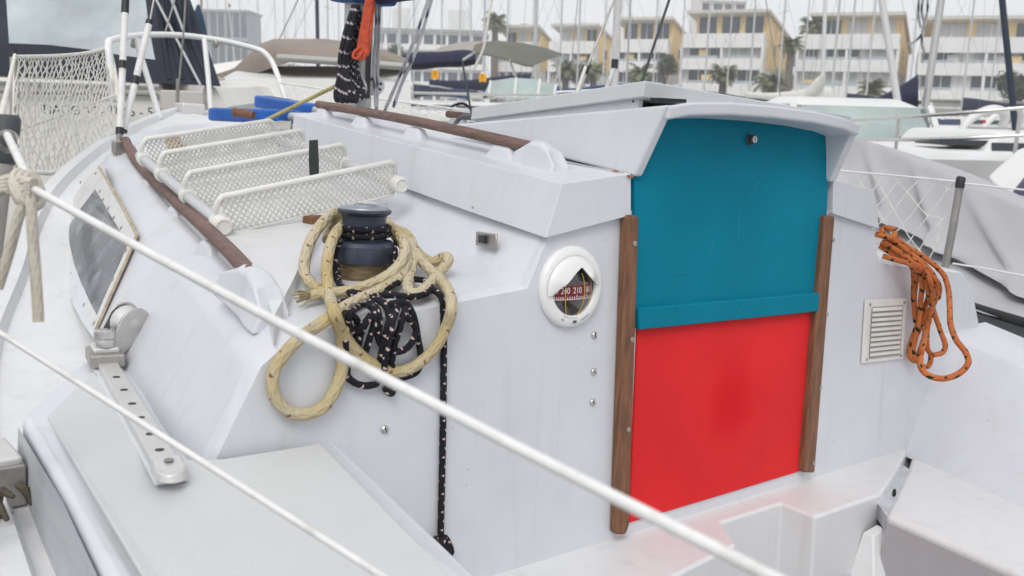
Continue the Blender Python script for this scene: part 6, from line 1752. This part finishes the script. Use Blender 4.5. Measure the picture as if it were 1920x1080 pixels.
# ---- single masts and poles close by
def lone(px0, py0, px1, py1, dp, r_, mt, label, name='moored_sailboat', part='mast', hullm=HULLW, extra=None):
    b_ = Hull(at_h(px0, dp, 0), HD - radians(80), name, label, 'sailboat', None)
    b_.hull(7.5, 2.6, .95, hullm); b_.cabin(-1, 2, .8, .9, 1.3)
    a, c = wd(px0, py0, dp), wd(px1, py1, dp)
    c2 = a + (c - a) * 3.0
    m = MB(); m.tube([a + (a - c) * .3, c2], r_, 10); m.build(part, mt, b_.t, smooth=60)
    return b_
b_ = lone(1692, 250, 1652, -10, 12.5, .048, MASTW, 'sailboat with the leaning white mast in front of the house right of the palms')
b_ = lone(1730, 235, 1766, -10, 13.5, .055, mat('mast_grey', (.42, .42, .41), .45, .3), 'sailboat with the grey mast leaning right and a navy sail cover')
m = MB(); rows2 = []
for k in range(8):
    t = k / 7; x = 1722 - 110 * t; y = 182 + 18 * t; h_ = 26 * (1 - t) ** 1.3 + 5
    rows2.append([wd(x, y + cos(a) * h_ - h_ * .4 * (1 - t), 13.3 + sin(a) * .2) for a in [2 * pi * j / 10 for j in range(10)]])
m.grid(rows2, close=True); m.poly(rows2[0]); m.poly(rows2[-1]); m.build('sail_cover', NAVY, b_.t, smooth=60)
b_ = lone(1906, 262, 1878, -10, 9, .030, mat('navy_furled', (.010, .022, .040), .7, var=.3, vscale=5), 'sailboat with the dark navy furled sail at the right edge', part='furled_sail')
b_ = lone(597, 150, 594, -10, 22, .045, mat('navy_furled2', (.020, .03, .055), .7), 'sailboat with the dark navy furled mast above the taupe cover', part='furled_sail')
bw = lone(1540, 215, 1548, -10, 18, .04, MASTW, 'sailboat with a white sail bundled at its mast behind the hood')
m = MB(); rows2 = []
for k, (x, y, w2) in enumerate(((1496, 196, 9), (1506, 190, 13), (1518, 180, 14), (1528, 168, 13), (1536, 156, 10), (1541, 147, 7), (1546, 140, 3))):
    rows2.append([wd(x + cos(a) * w2 * (1 + .22 * sin(3 * a + k * 2.3)), y + sin(a) * w2 * .8 * (1 + .2 * sin(4 * a + k)), 17 + .15 * sin(a)) for a in [2 * pi * j / 14 for j in range(14)]])
m.grid(rows2, close=True); m.poly(rows2[0]); m.poly(rows2[-1]); m.build('bundled_sail', SAILW, bw.t, smooth=50)
t = thing('folded_awning', 'dark blue folded awning standing behind the pulpit', 'awning', wd(372, 66, 12))
m = MB(); m.lathe([(.12, 0), (.10, .1), (.06, .25), (.015, .38)], wd(371, 66, 12), (.05, 0, 1), 10); m.build('cloth', mat('teal_navy', (.010, .045, .085), .8, var=.3, vscale=10), t, smooth=50)
m = MB(); m.tube([wd(372, 200, 12), wd(378, -10, 12)], .018, 6); m.build('pole', STEEL_D, t)
t = thing('pennant', 'small red pennant above the pulpit among the hazy masts', 'flag', wd(432, 20, 60))
m = MB(); m.prism([wd(427, 6, 60), wd(434, 10, 60), wd(429, 15, 60)], D0 * .02); m.build('cloth', mat('flag_red', (.5, .04, .05), .7), t)
m = MB(); m.tube([wd(427, 4, 60), wd(441, 120, 60)], .04, 5); m.build('staff', MASTW, t)
FR = rope_mat('hanging_rope', (.34, .34, .36), (.06, .06, .07), .012, (.5, 1.0), .5)
t = thing('hanging_rope', 'flecked rope end swinging in front of the right hand houses', 'rope', wd(1725, 60, 9))
for pp in ([(1732, -10), (1728, 20), (1733, 50), (1722, 72), (1702, 85)], [(1740, -10), (1738, 25), (1730, 55), (1728, 80), (1733, 98)], [(1724, -10), (1722, 24), (1726, 52)]):
    m = MB(); m.tube(catmull([wd(x, y, 9) for x, y in pp], 5), .011, 6); m.build('strand', FR, t, smooth=60)
t = thing('white_line', 'slack white line curving down in front of the olive bimini', 'rope', wd(1000, 100, 8))
m = MB(); m.tube(catmull([wd(925, -10, 8), wd(918, 20, 8), wd(912, 60, 8), wd(905, 95, 8), wd(888, 130, 8)], 6), .011, 7); m.build('strand', WROPE, t, smooth=60)
t = thing('black_line', 'taut black line with a hook just right of the near mast', 'rope', wd(875, 170, 5))
m = MB(); m.tube([wd(866, 112, 4.4), wd(872, 145, 4.35), wd(884, 214, 4.2)], .005, 6); m.build('strand', BLACKP, t, smooth=60)
m = MB(); m.tube(catmull([wd(842, 206, 4.1), wd(850, 198, 4.1), wd(868, 194, 4.1), wd(884, 204, 4.1)], 5), .006, 6); m.build('loop', BLACKP, t, smooth=60)
# forward starboard netting of the near boat
net([sd(538, 158, 4.1), sd(600, 168, 4.0), sd(700, 186, 3.9), sd(880, 210, 3.7)], [sd(560, 222, 3.9), sd(640, 226, 3.8), sd(720, 232, 3.7), sd(880, 250, 3.5)], 30, 7, .0016)
pipe('lifeline', [sd(525, 155, 4.15), sd(600, 166, 4.0), sd(700, 184, 3.9), sd(880, 208, 3.7)], .004, LIFEW)

# ---- haze over the basin
HZ = bpy.data.materials.new('haze'); HZ.use_nodes = True
hn = HZ.node_tree; hn.nodes.clear()
ho = hn.nodes.new('ShaderNodeOutputMaterial'); hv = hn.nodes.new('ShaderNodeVolumePrincipled')
hv.inputs['Color'].default_value = (.985, .99, 1, 1); hv.inputs['Density'].default_value = 0.0016; hv.inputs['Anisotropy'].default_value = .0
hn.links.new(hv.outputs[0], ho.inputs['Volume'])
m = MB()
hb = [R0 * a + D0 * b_ for a, b_ in ((-420, -40), (420, -40), (420, 330), (-420, 330))]
m.hexa([p - UP * 2 for p in hb], [p + UP * 34 for p in hb])
o = m.build('haze', HZ, None, smooth=0)
tag(o, 'thin pale sea haze lying over the whole marina', None, kind='stuff')

# ------------------------------------------------------------------ tidy up
for o in bpy.data.objects:
    if '_b' in o: del o['_b']
